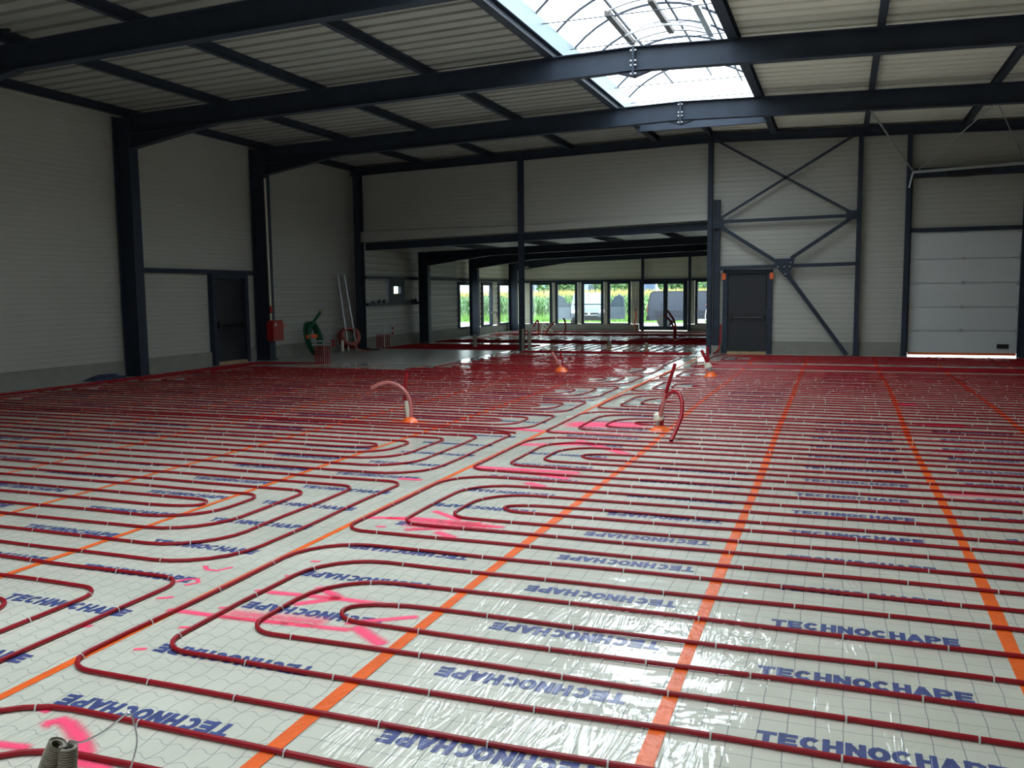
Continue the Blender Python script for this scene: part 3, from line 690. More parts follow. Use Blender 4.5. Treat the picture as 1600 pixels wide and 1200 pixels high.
MARKS = [([(-3.24,3.56),(-2.85,3.57),(-2.21,3.62)], .05), ([(-2.19,3.66),(-1.98,3.52)], .075), ([(-2.26,3.70),(-1.98,3.88)], .05), ([(-2.91,3.96),(-2.54,3.99),(-2.12,3.99)], .055),
 ([(-2.69,4.11),(-2.50,4.01)], .06), ([(-2.66,3.85),(-2.50,3.99)], .06), ([(-2.9,3.62),(-2.4,3.66)], .12, .5), ([(-3.57,4.23),(-3.51,4.18),(-3.44,4.18),(-3.40,4.26)], .03), ([(-3.53,3.94),(-3.50,4.00),(-3.45,4.02),(-3.40,3.97),(-3.44,3.91)], .03),
 ([(-3.18,5.57),(-2.90,5.66),(-2.37,5.67)], .06), ([(-3.05,5.60),(-2.18,5.62)], .06), ([(-2.82,5.89),(-2.55,5.72)], .06), ([(-2.55,5.36),(-2.40,5.28)], .07), ([(-2.78,5.36),(-2.40,5.55)], .07), ([(-2.8,5.5),(-2.3,5.6)], .2, .5),
 ([(-3.19,7.54),(-2.21,7.57)], .12), ([(-2.70,7.48),(-2.22,7.31)], .10), ([(-2.48,7.03),(-2.32,6.95)], .09), ([(-3.18,8.83),(-2.46,9.09)], .13), ([(-2.66,9.24),(-2.00,8.63)], .12), ([(-3.0,10.4),(-2.35,10.55)], .45), ([(-3.76,9.87),(-3.22,9.77)], .14), ([(-3.1,9.8),(-2.2,9.75)], .14, .5),
 ([(0.85,7.66),(1.38,7.74)], .16, .5), ([(1.01,5.77),(1.12,5.71)], .10), ([(-2.81,2.41),(-2.79,2.45),(-2.72,2.43),(-2.61,2.37),(-2.50,2.29)], .07), ([(-2.95,2.22),(-2.74,2.25)], .05), ([(-2.51,2.235),(-2.35,2.235)], .06), ([(-2.98,2.50),(-2.90,2.49)], .035),
 ([(-7.46,9.84),(-6.95,9.86)], .16), ([(0.77,13.48),(0.98,13.54)], .14), ([(0.94,11.52),(1.36,11.54)], .14), ([(0.94,9.68),(1.15,9.67)], .12),
 ([(-3.005,4.52),(-2.96,4.53)], .03), ([(-2.99,4.23),(-2.95,4.24)], .03), ([(-3.00,3.96),(-2.97,3.97)], .03), ([(-3.01,3.67),(-2.98,3.68)], .03), ([(-3.02,3.38),(-2.98,3.39)], .03), ([(-3.03,3.09),(-2.99,3.11)], .03),
 ([(-3.02,5.37),(-2.97,5.38)], .04), ([(-3.62,6.86),(-3.43,6.87)], .07), ([(-3.50,3.23),(-3.46,3.25)], .03), ([(-3.37,3.72),(-3.43,3.68)], .03)]
for mk_ in MARKS:
    spray([Vector(p) for p in mk_[0]], mk_[1] * 1.6, film_at(mk_[0][0][0]), strength=mk_[2] if len(mk_) > 2 else 1.0)

# ------------------------------------------------------------------ heating pipes
PR = 0.0112
def fillet(V):
    """V: list of (x, y, r); returns polyline with rounded corners"""
    out = [Vector(V[0][:2])]
    for i in range(1, len(V) - 1):
        p = Vector(V[i - 1][:2]); c = Vector(V[i][:2]); q = Vector(V[i + 1][:2]); r = V[i][2]
        la = (p - c).length; lb = (q - c).length
        fa = 0.5 if 0 < i - 1 else 0.9; fb = 0.5 if i + 1 < len(V) - 1 else 0.9
        ra = min(r, la * fa); rb = min(r, lb * fb)
        a = c + (p - c).normalized() * ra; b = c + (q - c).normalized() * rb
        n = 6
        for k in range(n + 1):
            t = k / n; w2 = 0.55 * 0.5
            # cubic arc
            h = 0.5523
            P1 = a + (c - a) * h; P2 = b + (c - b) * h
            out.append(a * (1-t)**3 + P1 * 3*t*(1-t)**2 + P2 * 3*t*t*(1-t) + b * t**3)
    out.append(Vector(V[-1][:2])); return out
def resample(P, step, amp, ph):
    out = []; s = 0
    for a, b in zip(P[:-1], P[1:]):
        L = (b - a).length
        if L < 1e-6: continue
        n = max(1, int(L / step)); d = (b - a) / L; nr = Vector((-d.y, d.x))
        for k in range(n):
            t = k / n; p = a + (b - a) * t; u = s + L * t
            wv = amp * (math.sin(u * 3.1 + ph) * .5 + math.sin(u * 1.27 + 2 * ph) * .7 + math.sin(u * 5.3 + 3 * ph) * .25) * min(1, min(t, 1 - t) * L * 2 + .15)
            out.append(p + nr * wv)
        s += L
    out.append(P[-1]); return out
CLIPS_LEFT = [285]
def clip_add(b, p, d):
    nr = Vector((-d.y, d.x, 0)); P0 = Vector((p.x, p.y, 0)); D = Vector((d.x, d.y, 0)) * .0035
    r1 = PR + .003
    ring = [(-r1 - .004, .001), (-r1, .012)] + [(r1 * math.cos(t), .0115 + r1 * math.sin(t)) for t in [math.pi * (1 - k / 4) for k in range(5)]] + [(r1, .012), (r1 + .004, .001)]
    vs = [P0 + nr * a + Vector((0, 0, z)) + D * sg for sg in (-1, 1) for a, z in ring]; n = len(ring)
    b.add(vs, [(i, i + 1, n + i + 1, n + i) for i in range(n - 1)])
def inview(p, ymax):
    if p.y < 1.9 or p.y > ymax: return False
    v = Vector((p.x, p.y, -1.63)); z = v.dot(CF)
    if z < .5: return False
    u = v.dot(CR) / z * 1380; vv = v.dot(CU) / z * 1380
    return abs(u) < 810 and abs(vv) < 610
def make_pipe(P2, label, ph, sides=6, clips=True, amp=.011, group='red floor heating circuits', endup=None, name='heating_pipe', z=PR + .001):
    Q = resample(P2, .22, amp, ph); pts = [(p.x, p.y, z) for p in Q]
    if endup: pts += endup
    o = MB().tube(pts, PR, sides).build(name, PIPE, None, True); tag(o, label, 'pipe', group)
    if clips:
        rest = MB(); acc = random.uniform(0, .4)
        for a, b in zip(Q[:-1], Q[1:]):
            L = (b - a).length; acc += L
            if acc > .45:
                acc = random.uniform(-.05, .05)
                p = (a + b) / 2; d = (b - a).normalized()
                if not inview(p, 17): continue
                if CLIPS_LEFT[0] > 0 and p.y < 6.0:
                    CLIPS_LEFT[0] -= 1; c = MB(); clip_add(c, p, d); c.build('pipe_clip', CLIP, o)
                else: clip_add(rest, p, d)
        if rest.v: r = rest.build('pipe_clips', CLIP, o); r['kind'] = 'stuff'
    return o
def spiral(ys_, xn, xf, rlo, rhi, xend, lead=None):
    """bifilar circuit: near-side bends at xn[k], far-side bends at xf[k]"""
    n = len(ys_); V = [(xend, ys_[0], 0)]; i = 0
    while True:
        j = n - 1 - i; k = min(i, j); x = xn[k]
        lo, hi = (rlo, rhi)
        V.append((x, ys_[i], lo if ys_[i] < ys_[j] else hi)); V.append((x, ys_[j], hi if ys_[i] < ys_[j] else lo))
        if j == 1: V.append((xend, ys_[1], 0)); break
        i = n + 1 - j; k = min(i, j) - 2; x = xf[k]
        V.append((x, ys_[j], .15)); V.append((x, ys_[i], .15))
    return fillet(V)
side = 1
# right of the aisle: bends at the left end, runs to the right wall
Y0 = [0.5, 2.82, 5.20, 7.42, 9.70, 11.90, 14.15, 16.40]
RP = {1: [2.82, 3.12, 3.43, 3.70, 3.99, 4.29, 4.62, 4.91], 2: [5.20, 5.47, 5.74, 6.02, 6.26, 6.56, 6.84, 7.13], 3: [7.40, 7.69, 7.97, 8.21, 8.50, 8.81, 9.07, 9.35], 4: [9.64, 9.96, 10.25, 10.56, 10.80, 11.04, 11.35, 11.56], 0: [0.52, .81, 1.1, 1.38, 1.67, 1.95, 2.26, 2.52]}
for k, y0 in enumerate(Y0):
    ys_ = RP.get(k, [y0 + .277 * i for i in range(8)])
    xn = [x + .02 * math.sin(3 * k + j) for j, x in enumerate([-3.2, -2.92, -2.67, -2.36])]
    P = spiral(ys_, xn, [6.6, 6.35, 6.1, 5.9], .17, .40, 6.9)
    make_pipe(P, 'red heating pipe circuit right of the aisle, %s from the viewer' % ORD[k], k * 1.3, 8 if k < 4 else 5)
# feeder bundle and short circuits at the back
for j in range(7):
    y = 18.85 + .16 * j
    make_pipe(fillet([(6.9, y, 0), (-3.0 + .05 * j, y + .02, .3), (-3.05 + .05 * j, 20.4, 0)]), 'red feeder pipe in the dense bundle before the back wall, %s row' % ORD[j], j * 2.2, 5, False, group='feeder pipes near the back wall', amp=.014)
make_pipe(spiral([20.5 + .31 * i for i in range(8)], [-2.9, -2.6, -2.3, -2.0], [6.6, 6.4, 6.2, 6.0], .15, .3, 6.9), 'red heating pipe circuit at the foot of the back wall', 4.4, 5, False)
# left of the aisle: bends at the right end
LP = [[1.45, 1.73, 2.01, 2.29, 2.57, 2.85, 3.10, 3.38, 3.68, 3.97], [4.21, 4.49, 4.81, 5.08, 5.37, 5.63, 5.91, 6.15, 6.43, 6.70], [6.99, 7.28, 7.59, 7.84, 8.11, 8.38, 8.62, 8.92, 9.17, 9.44],
      [9.80, 10.04, 10.29, 10.50, 10.76, 11.02], [11.30, 11.56, 11.80, 12.06, 12.30, 12.56], [12.84, 13.12, 13.38, 13.62, 13.90, 14.14, 14.40, 14.70], [14.98, 15.22, 15.46, 15.72, 15.96, 16.22, 16.46, 16.72], [17.0, 17.24, 17.5, 17.74, 18.0, 18.24, 18.5, 18.76]]
for k, ys_ in enumerate(LP):
    n = len(ys_); xn = [-3.49, -3.80, -4.09, -4.37, -4.63][:n // 2]
    if n == 6: xn = [-3.47, -3.74, -4.02]
    xo = -12.75 if k < 7 else -8.4
    xf = [xo + .34 * j for j in range(4)]
    xe = -13.0 if k < 7 else -8.9
    P = spiral(ys_, xn, xf, .46 if n > 6 else .30, .16, xe + .12)
    # leads run along the wall to the manifold
    if k < 7:
        xw = -13.28 + .055 * k
        a = [Vector((-11.62 + .03 * k, 18.02)), Vector((xw + .2, 17.9 - .03 * k)), Vector((xw, 17.6 - .02 * k)), Vector((xw, ys_[0] + .3))]
        b = [Vector((xw + .03, ys_[1] + .3)), Vector((xw + .03, 17.55)), Vector((xw + .22, 17.86 - .03 * k)), Vector((-11.60 + .03 * k, 17.99))]
        P = a + P + b
    make_pipe(P, 'red heating pipe circuit left of the aisle, %s from the viewer' % ORD[k], k * 1.7 + .5, 8 if k < 3 else 5)
make_pipe([Vector((-12.5, 9.63)), Vector((-5.6, 9.66)), Vector((-3.8, 9.62)), Vector((-3.5, 9.5))], 'single red pipe lying along the foot of the white riser stub', 1.1, 6, True)
make_pipe(fillet([(-8.6, 21.9, 0), (-3.6, 21.9, .2), (-3.6, 19.0, 0)]), 'red pipe curving along the aisle before the opening', 2.0, 5, False)
for j in range(9):
    y = 19.1 + .3 * j
    make_pipe(fillet([(-8.2 + .02 * j * (-1)**j, y, 0), (-3.75 - .03 * (j % 3), y, .1), (-3.8 - .03 * (j % 3), y + .28, .1), (-8.2, y + .28, 0)][:2] + [(-3.7, y + .01, 0)]), 'red pipe run left of the aisle near the opening, %s row' % ORD[j], j * 1.9, 5, False, group='pipe runs near the opening')
# front room
def rows_x(x0, x1, ys_): return fillet(sum([[(x0 if i % 2 == 0 else x1, y, .1), (x1 if i % 2 == 0 else x0, y, .1)] for i, y in enumerate(ys_)], []))
def rows_y(y0, y1, xs): return fillet(sum([[(x, y0 if i % 2 == 0 else y1, .1), (x, y1 if i % 2 == 0 else y0, .1)] for i, x in enumerate(xs)], []))
make_pipe(rows_x(-12.9, -8.6, [23.5 + .2 * i for i in range(12)]), 'red pipe circuit just beyond the opening at the left', .3, 5, False, group='front room heating circuits')
make_pipe(rows_x(-8.2, -3.6, [22.6 + .12 * i for i in range(6)]), 'red pipe bundle across the threshold of the opening', .9, 5, False, group='front room heating circuits')
make_pipe(rows_y(23.7, 26.8, [-8.3 + .3 * i for i in range(15)]), 'red pipe circuit running front to back beyond the opening', 1.3, 5, False, group='front room heating circuits')
make_pipe(rows_x(-12.8, -3.4, [27.0 + .16 * i for i in range(9)]), 'red pipe bundle crossing the middle of the front room', 2.3, 5, False, group='front room heating circuits')
make_pipe(rows_y(28.7, 31.6, [-12.4 + .35 * i for i in range(22)]), 'widely spaced red pipe circuit in the sunlit front room', 3.3, 5, False, group='front room heating circuits')
make_pipe(rows_x(-6.6, -3.4, [28.7 + .16 * i for i in range(12)]), 'red pipe rows in the front room near the glazed door', 1.9, 5, False, group='front room heating circuits')
make_pipe(rows_x(-12.8, -3.4, [32.0 + .2 * i for i in range(6)]), 'red pipe rows before the front windows', 4.3, 5, False, group='front room heating circuits')
make_pipe(rows_x(-12.8, -3.4, [34.3 + .25 * i for i in range(5)]), 'red pipe rows right under the front windows', 5.3, 5, False, group='front room heating circuits')
for i, (x0, x1) in enumerate([(-13.2, -8.72)]):
    tag(MB().box(x0, x1, 23.5, 36.0, -.003, 0).build('insulation_film', FILM), 'shiny film sheet covering the left part of the front room floor', 'film', 'printed film strips')

# ------------------------------------------------------------------ riser stubs
def curve_pts(C, n=6):
    out = []; C = [Vector(c) for c in C]
    for i in range(len(C) - 1):
        p0 = C[max(i-1, 0)]; p1 = C[i]; p2 = C[i+1]; p3 = C[min(i+2, len(C)-1)]
        for k in range(n):
            t = k / n
            out.append(0.5 * ((2*p1) + (p2 - p0)*t + (2*p0 - 5*p1 + 4*p2 - p3)*t*t + (3*p1 - p0 - 3*p2 + p3)*t**3))
    out.append(C[-1]); return out
def hollow(b, pts, r, n=8):
    P = curve_pts(pts); b.tube(P, r, n, cap=False)
    b.tube(list(P), r * .72, n, cap=False)
    return b
def collar(parent, x, y, r, h, seed=0):
    rnd = random.Random(seed); m = MB(); n = 14; V = []; r *= .85; h *= .8
    for k, (rr, z) in enumerate([(1.5, .001), (1.15, h * .35), (.7, h * .8), (.45, h)]):
        for i in range(n):
            t = 2 * math.pi * i / n; q = r * rr * (1 + rnd.uniform(-.12, .12)) ; V.append((x + q * math.cos(t), y + q * math.sin(t), z + (rnd.uniform(-.1, .1) * h if k in (1, 2) else 0)))
    m.add(V, [(k*n + i, k*n + (i+1) % n, (k+1)*n + (i+1) % n, (k+1)*n + i) for k in range(3) for i in range(n)] + [tuple(3*n + i for i in range(n))])
    m.build('tape_collar', TAPE, parent, True, 'orange tape wound around the foot')
    for a in (0.2, 2.9): MB().bar((x, y, .004), (x + math.cos(a) * r * 3.2, y + math.sin(a) * r * 1.2, .004), .05, .003).build('tape_tail', TAPE, parent)
t = thing('pipe_riser', 'pale curved pipe stub bending left out of orange taped base', 'pipe', (-5.12, 9.98, 0), 'pipe stubs rising from the floor')
collar(t, -5.12, 10.0, .10, .085, 1)
MB().cyl((-5.13, 10.0, .06), (-5.15, 10.0, .27), .036, 12).build('sleeve', WRAP, t, True)
hollow(MB(), [(-5.10, 9.99, .06), (-5.09, 9.99, .19), (-5.12, 9.98, .33), (-5.22, 9.97, .45), (-5.37, 9.96, .505), (-5.50, 9.95, .485), (-5.62, 9.94, .43)], .022, 10).build('bent_pipe', PIPEP, t, True)
hollow(MB(), [(-5.17, 10.03, .06), (-5.19, 10.03, .25), (-5.19, 10.04, .45), (-5.17, 10.05, .63)], .020, 10).build('upright_pipe', PIPE, t, True)
t = thing('pipe_riser', 'tall red pipe pair in a taped white cuff, one looping to the floor', 'pipe', (-1.96, 10.25, 0), 'pipe stubs rising from the floor')
collar(t, -1.96, 10.25, .10, .07, 2)
MB().cyl((-1.985, 10.24, .05), (-1.985, 10.24, .13), .022, 8).build('steel_stub', GALV, t); MB().cyl((-1.94, 10.25, .05), (-1.935, 10.25, .15), .024, 8).build('pipe_stub', PIPE, t)
MB().tube([(-1.97, 10.25, .11), (-1.975, 10.25, .13), (-1.98, 10.25, .18), (-1.97, 10.25, .205)], [.05, .065, .06, .03], 10).build('cuff', WRAP, t, True)
hollow(MB(), [(-1.95, 10.23, .17), (-1.915, 10.23, .32), (-1.87, 10.22, .5), (-1.78, 10.20, .79)], .021, 10).build('upright_pipe', PIPE, t, True)
MB().tube([(-1.955, 10.215, .17), (-1.94, 10.213, .22), (-1.917, 10.21, .32), (-1.885, 10.205, .44)], .0225, 10).build('pale_sleeve', PIPEP, t, True)
hollow(MB(), [(-1.97, 10.27, .17), (-1.945, 10.26, .28), (-1.88, 10.2, .40), (-1.79, 10.1, .47), (-1.70, 9.98, .47), (-1.64, 9.86, .39), (-1.625, 9.75, .26), (-1.64, 9.62, .16), (-1.66, 9.50, .08), (-1.67, 9.36, .025)], .022, 10).build('looped_pipe', PIPE, t, True)
t = thing('pipe_riser', 'thin grey pink pipe stub leaning left from an orange base', 'pipe', (-5.34, 17.27, 0), 'pipe stubs rising from the floor')
collar(t, -5.34, 17.27, .12, .13, 3)
hollow(MB(), [(-5.34, 17.27, .1), (-5.43, 17.27, .23), (-5.54, 17.27, .40)], .027, 8).build('leaning_pipe', PIPEP, t, True); hollow(MB(), [(-5.31, 17.3, .1), (-5.34, 17.3, .25), (-5.37, 17.3, .4)], .02, 8).build('leaning_pipe', PIPE, t, True)
t = thing('pipe_riser', 'red pipe pair with white wrap near the right side of the opening', 'pipe', (-2.29, 17.0, 0), 'pipe stubs rising from the floor')
collar(t, -2.29, 17.0, .11, .12, 4)
MB().cyl((-2.29, 17, .1), (-2.33, 17, .27), .035, 8).build('steel_stub', GALV, t); MB().cyl((-2.33, 17, .17), (-2.36, 17, .26), .075, 10, .06).build('cuff', WRAP, t, True)
MB().bar((-2.36, 16.98, .25), (-2.53, 16.98, .23), .05, .03).build('wrap_end', WRAP, t)
hollow(MB(), [(-2.36, 17, .24), (-2.40, 17, .36), (-2.47, 17, .50)], .03, 8).build('upright_pipe', PIPE, t, True); hollow(MB(), [(-2.34, 17.02, .24), (-2.35, 17.02, .4), (-2.36, 17.02, .56)], .022, 8).build('upright_pipe', PIPE, t, True)
for lab, x, y, cs in [('dark red pipe pair in front of the glazed door', -5.2, 29.5, [[(0,0,0),(.02,0,.3),(-.1,0,.6),(-.35,0,.85)], [(.05,0,0),(.06,0,.35),(0,0,.65),(-.22,0,.98)]]),
                      ('bent red pipe under the first front window', -11.43, 33.8, [[(0,0,0),(.03,0,.25),(-.02,0,.5),(-.2,0,.25)]]),
                      ('single upright red pipe under the second front window', -10.05, 32.9, [[(0,0,0),(.05,0,.2),(.04,0,.45),(-.03,0,.62)]]),
                      ('grey hooked hose stub by the left windows', -12.6, 32.4, [[(0,0,0),(.01,0,.5),(-.1,0,.85),(-.3,0,.82)]]),
                      ('short sloping red pipe under the front windows', -10.9, 33.2, [[(0,0,0.02),(.15,0,.25),(.35,0,.45)]])]:
    t = thing('pipe_riser', lab, 'pipe', (x, y, 0), 'pipe stubs rising from the floor')
    for c in cs: hollow(MB(), [(x + a, y + b, z) for a, b, z in c], .035, 8).build('bent_pipe', DUCT if 'hose' in lab else PIPE, t, True)
    MB().cyl((x, y, 0), (x, y, .06), .07, 10, .045).build('tape_collar', TAPE, t)
for lab, x, y, h in [('grey beige stub pipe left of the middle post', -10.26, 24.43, .40), ('grey beige stub pipe right behind the middle post', -8.05, 23.05, .58), ('short brown stub pipe in the floor beyond the opening', -6.32, 25.2, .18), ('short brown stub pipe nearer the right side post', -4.98, 24.0, .22)]:
    t = thing('floor_stub', lab, 'pipe', (x, y, 0), 'straight stub pipes in the floor')
    hollow(MB(), [(x, y, 0), (x, y, h / 2), (x, y, h)], .055, 10).build('sleeve', DUCT, t, True); MB().cyl((x, y, 0), (x, y, .04), .09, 10, .07).build('foot_flange', WOOD if 'brown' in lab else DUCT, t)
t = thing('trestle', 'small pale timber trestle under the front windows', 'trestle', (-11.2, 34.3, 0))
for a, b in (((-11.45, 34.3, 0), (-11.38, 34.3, .36)), ((-11.38, 34.3, .36), (-10.98, 34.3, .02)), ((-11.38, 34.25, .22), (-11.1, 34.25, .0)), ((-11.42, 34.3, .12), (-11.1, 34.3, .1))): MB().bar(a, b, .04, .05).build('batten', WRAP, t)

# corrugated conduits in the foreground
t = thing('corrugated_conduit', 'pair of grey ribbed conduits sticking up at bottom left corner', 'conduit', (-2.26, 1.95, 0))
def ribbed(pts, r):
    P = curve_pts(pts, 14); out = []; rr = []; s = 0; last = P[0]
    R = resample([Vector((0, 0)), Vector((1, 0))], 1, 0, 0)
    L = sum((b - a).length for a, b in zip(P[:-1], P[1:])); n = int(L / .0020)
    seg = []; acc = [0]
    for a, b in zip(P[:-1], P[1:]): acc.append(acc[-1] + (b - a).length)
    for k in range(n + 1):
        q = L * k / n; i = 0
        while i < len(acc) - 2 and acc[i + 1] < q: i += 1
        tt = (q - acc[i]) / max(1e-9, acc[i + 1] - acc[i]); out.append(P[i].lerp(P[i + 1], min(1, tt))); rr.append(r * (1.04 if (k // 2) % 2 else .80))
    return out, rr
for pts in ([(-2.236, 1.955, 0.0), (-2.226, 1.962, .12), (-2.218, 1.968, .24)], [(-2.31, 1.935, 0.0), (-2.295, 1.945, .13), (-2.272, 1.95, .20), (-2.247, 1.957, .252)]):
    o, rr = ribbed(pts, .0275); b = MB(); b.tube(o, rr, 14, cap=False); b.tube(o, [x * .8 for x in rr], 14, cap=False); b.build('ribbed_tube', DUCT, t)
    d = (Vector(o[-1]) - Vector(o[-3])).normalized()
    MB().tube([o[-1] - d * .003, o[-1] + d * .001], .0275, 14, cap=False).build('tube_rim', DUCT, t)
MB().tube(curve_pts([(-2.218, 1.968, .2), (-2.215, 1.97, .255), (-2.16, 1.96, .268), (-2.12, 1.96, .285), (-2.07, 1.98, .315), (-2.015, 2.005, .362), (-1.998, 2.01, .355), (-1.988, 2.01, .32), (-1.985, 2.01, .27), (-1.995, 1.99, .2), (-2.03, 1.97, .1), (-2.08, 1.96, 0.01)]), .0032, 6).build('pull_wire', GALV, t, True, 'thin grey pull wire looping out')

# ------------------------------------------------------------------ things along the left wall
t = thing('wall_cabinet', 'red steel cabinet mounted on the dark column', 'cabinet', (-13.35, 18.72, .49))
m = MB(); m.prism([(18.52, .49), (18.98, .49), (18.98, .93), (18.93, 1.0), (18.57, 1.0), (18.52, .93)], 'x', -13.39, -13.22); m.build('body', REDBOX, t)
MB().prism([(18.54, .52), (18.96, .52), (18.96, .91), (18.92, .97), (18.58, .97), (18.54, .91)], 'x', -13.22, -13.205).build('door', REDBOX, t)
MB().box(-13.205, -13.2, 18.60, 18.67, .86, .93).build('sticker', CLIP, t, label='small white sticker'); MB().box(-13.35, -13.30, 18.98, 19.22, .83, .87).build('tape_tail', TAPE, t)
t = thing('conduit_pipe', 'long pale vertical conduit on the dark column above red cabinet', 'conduit', (-13.35, 18.66, 1.0))
MB().cyl((-13.35, 18.66, 1.0), (-13.35, 18.62, 4.48), .026, 10).build('tube', WRAP, t, True); MB().cyl((-13.35, 18.66, 1.18), (-13.35, 18.66, 1.36), .045, 10).build('sleeve', REDBOX, t, True)
t = thing('folded_sheet', 'dark blue folded sheet lying at the foot of the left wall', 'sheet', (-13.65, 13.6, 0))
MB().prism([(13.1, 0), (13.95, 0), (13.9, .05), (13.6, .07), (13.2, .03)], 'x', -13.79, -13.5).build('layer', BLUET, t); MB().prism([(13.2, .05), (13.85, .065), (13.8, .09), (13.5, .1)], 'x', -13.75, -13.6).build('layer', BLUET, t)
def coil(parent, name, c, R, r, turns, mt, axis_dir, spread, n=22, sides=7):
    ax = Vector(axis_dir).normalized(); u = ax.orthogonal().normalized(); v = ax.cross(u); pts = []
    for i in range(int(turns * n) + 1):
        a = 2 * math.pi * i / n; rr = R + .03 * math.sin(a * .37 + 1); off = spread * (i / (turns * n) - .5) + .02 * math.sin(a * .21)
        pts.append(Vector(c) + u * (rr * math.cos(a)) + v * (rr * math.sin(a)) + ax * off)
    return MB().tube(pts, r, sides).build(name, mt, parent, True), pts
t = thing('hose_coil', 'coil of green corrugated hose leaning against the left wall', 'hose', (-13.3, 20.35, 0))
for k, (dx, rad) in enumerate(((0, .42), (.07, .40), (.13, .43))):
    pts = [(-13.42 + dx + .22 * (1 - (math.sin(a) + 1) / 2), 20.38 + .28 * math.cos(a) * rad / .42, .46 + rad * math.sin(a)) for a in [2 * math.pi * i / 24 + k for i in range(25)]]
    MB().tube(pts, .042, 8).build('hose_turn', GREEN, t, True)
he = MB().tube(curve_pts([(-13.25, 20.2, .55), (-13.2, 20.22, .8), (-13.15, 20.36, .98), (-13.1, 20.5, 1.14)]), .04, 8).build('hose_end', GREEN, t, True)
MB().cyl((-13.1, 20.5, 1.14), (-13.08, 20.53, 1.2), .05, 10).build('brass_coupling', WOOD, he, True)
MB().bar((-13.25, 20.05, .52), (-13.1, 20.3, .53), .10, .09).build('orange_strap', TAPE, t)
def manifold(lab, x, y, hgt, n, bars, side_v):
    t = thing('pipe_manifold', lab, 'manifold', (x, y, 0), 'heating manifolds'); sv = Vector(side_v)
    for i in range(n):
        p = Vector((x, y, 0)) + sv * (.055 * (i - n / 2 + .5))
        for j in (0,): MB().tube(curve_pts([p + Vector((.05 * j, -.02 - .05 * j, .0)), p + Vector((.05 * j, -.02 - .05 * j, hgt * .5)), p + Vector((.03 * j, -.03 * j, hgt))], 4), .0145, 6).build('pipe_tail', PIPE, t, True)
    for z in bars:
        a = Vector((x, y, z)) - sv * (.055 * n / 2 + .06); b = Vector((x, y, z)) + sv * (.055 * n / 2 + .05)
        bb = MB().cyl(a, b, .022, 8).build('manifold_bar', GALV, t, True); MB().cyl(b, b + sv * .06, .032, 8).build('valve', REDBOX, bb)
    MB().bar(Vector((x, y + .05, 0)), Vector((x, y + .05, max(bars))), .03, .03, (1, 0, 0)).build('bracket', GALV, t)
manifold('bundle of red pipe tails rising to a manifold before green hose', -11.5, 18.05, .42, 8, (.44, .53), (1, 0, 0))
manifold('red pipe tails rising to a manifold beyond the corner post', -13.12, 24.0, .40, 8, (.42, .58), (.7, .7, 0))
t = thing('pipe_coil', 'coil of red heating pipe leaning in the hall corner', 'pipe coil', (-13.35, 22.4, 0))
coil(t, 'coil_turns', (-13.40, 22.45, .36), .27, .022, 6, PIPE, (.9, -.35, .15), .22); coil(t, 'coil_turns', (-13.25, 22.3, .42), .24, .02, 3, PIPEP, (.7, -.6, .3), .12)
MB().tube(curve_pts([(-13.1, 22.2, .2), (-12.95, 22.1, .1), (-12.8, 22.15, .03), (-12.6, 22.25, .025)]), .02, 6).build('loose_end', PIPEP, t, True)
for lab, p, q in (('left one of two shiny metal tubes leaning in the hall corner', (-13.3, 22.25, 0), (-13.62, 22.3, 2.2)), ('right one of two shiny metal tubes leaning in the hall corner', (-13.2, 22.55, 0), (-13.6, 22.62, 2.2))):
    t = thing('metal_tube', lab, 'tube', p, 'leaning metal tubes'); hollow(MB(), [p, (Vector(p) + Vector(q)) / 2, q], .028, 10).build('tube', GALV, t, True)
    m_ = (Vector(p) + Vector(q)) / 2; MB().cyl(m_, m_ + Vector((-.004, 0, .05)), .034, 8).build('coupling', GALV, t, True)
t = thing('rubber_mat', 'small black flat mat beside the corner post', 'mat', (-13.0, 22.9, 0)); MB().prism([(-13.3, 22.75), (-12.75, 22.8), (-12.7, 23.0), (-13.2, 23.05)], 'z', 0.0, .03).build('mat_sheet', BLACK, t); MB().box(-13.1, -12.95, 22.86, 22.94, .03, .05).build('fold', BLACK, t)
t = thing('upright_stub', 'short pale pipe stub standing beside the coil of red pipe', 'pipe', (-13.2, 21.75, 0))
hollow(MB(), [(-13.2, 21.75, 0), (-13.2, 21.75, .17), (-13.2, 21.75, .34)], .042, 10).build('sleeve', WRAP, t, True); MB().cyl((-13.2, 21.75, 0), (-13.2, 21.75, .03), .07, 10).build('foot_flange', DUCT, t)
rl = random.Random(3)
for i, y in enumerate([23.9, 24.3, 24.62, 26.25, 26.5, 26.75]):
    t = thing('small_fitting', 'small dark fitting lying on the steel ledge, %s from left' % ORD[i], 'fitting', (EX0 + .07, y, 1.36), 'fittings on the ledge')
    MB().box(EX0 + .03, EX0 + .11, y - .06, y + .06, 1.36, 1.40 + .02 * (i % 3)).build('body', BLACK, t); MB().cyl((EX0 + .07, y, 1.40), (EX0 + .07, y + .02, 1.46 + .03 * (i % 2)), .018, 6).build('neck', BLACK if i % 3 else GALV, t)
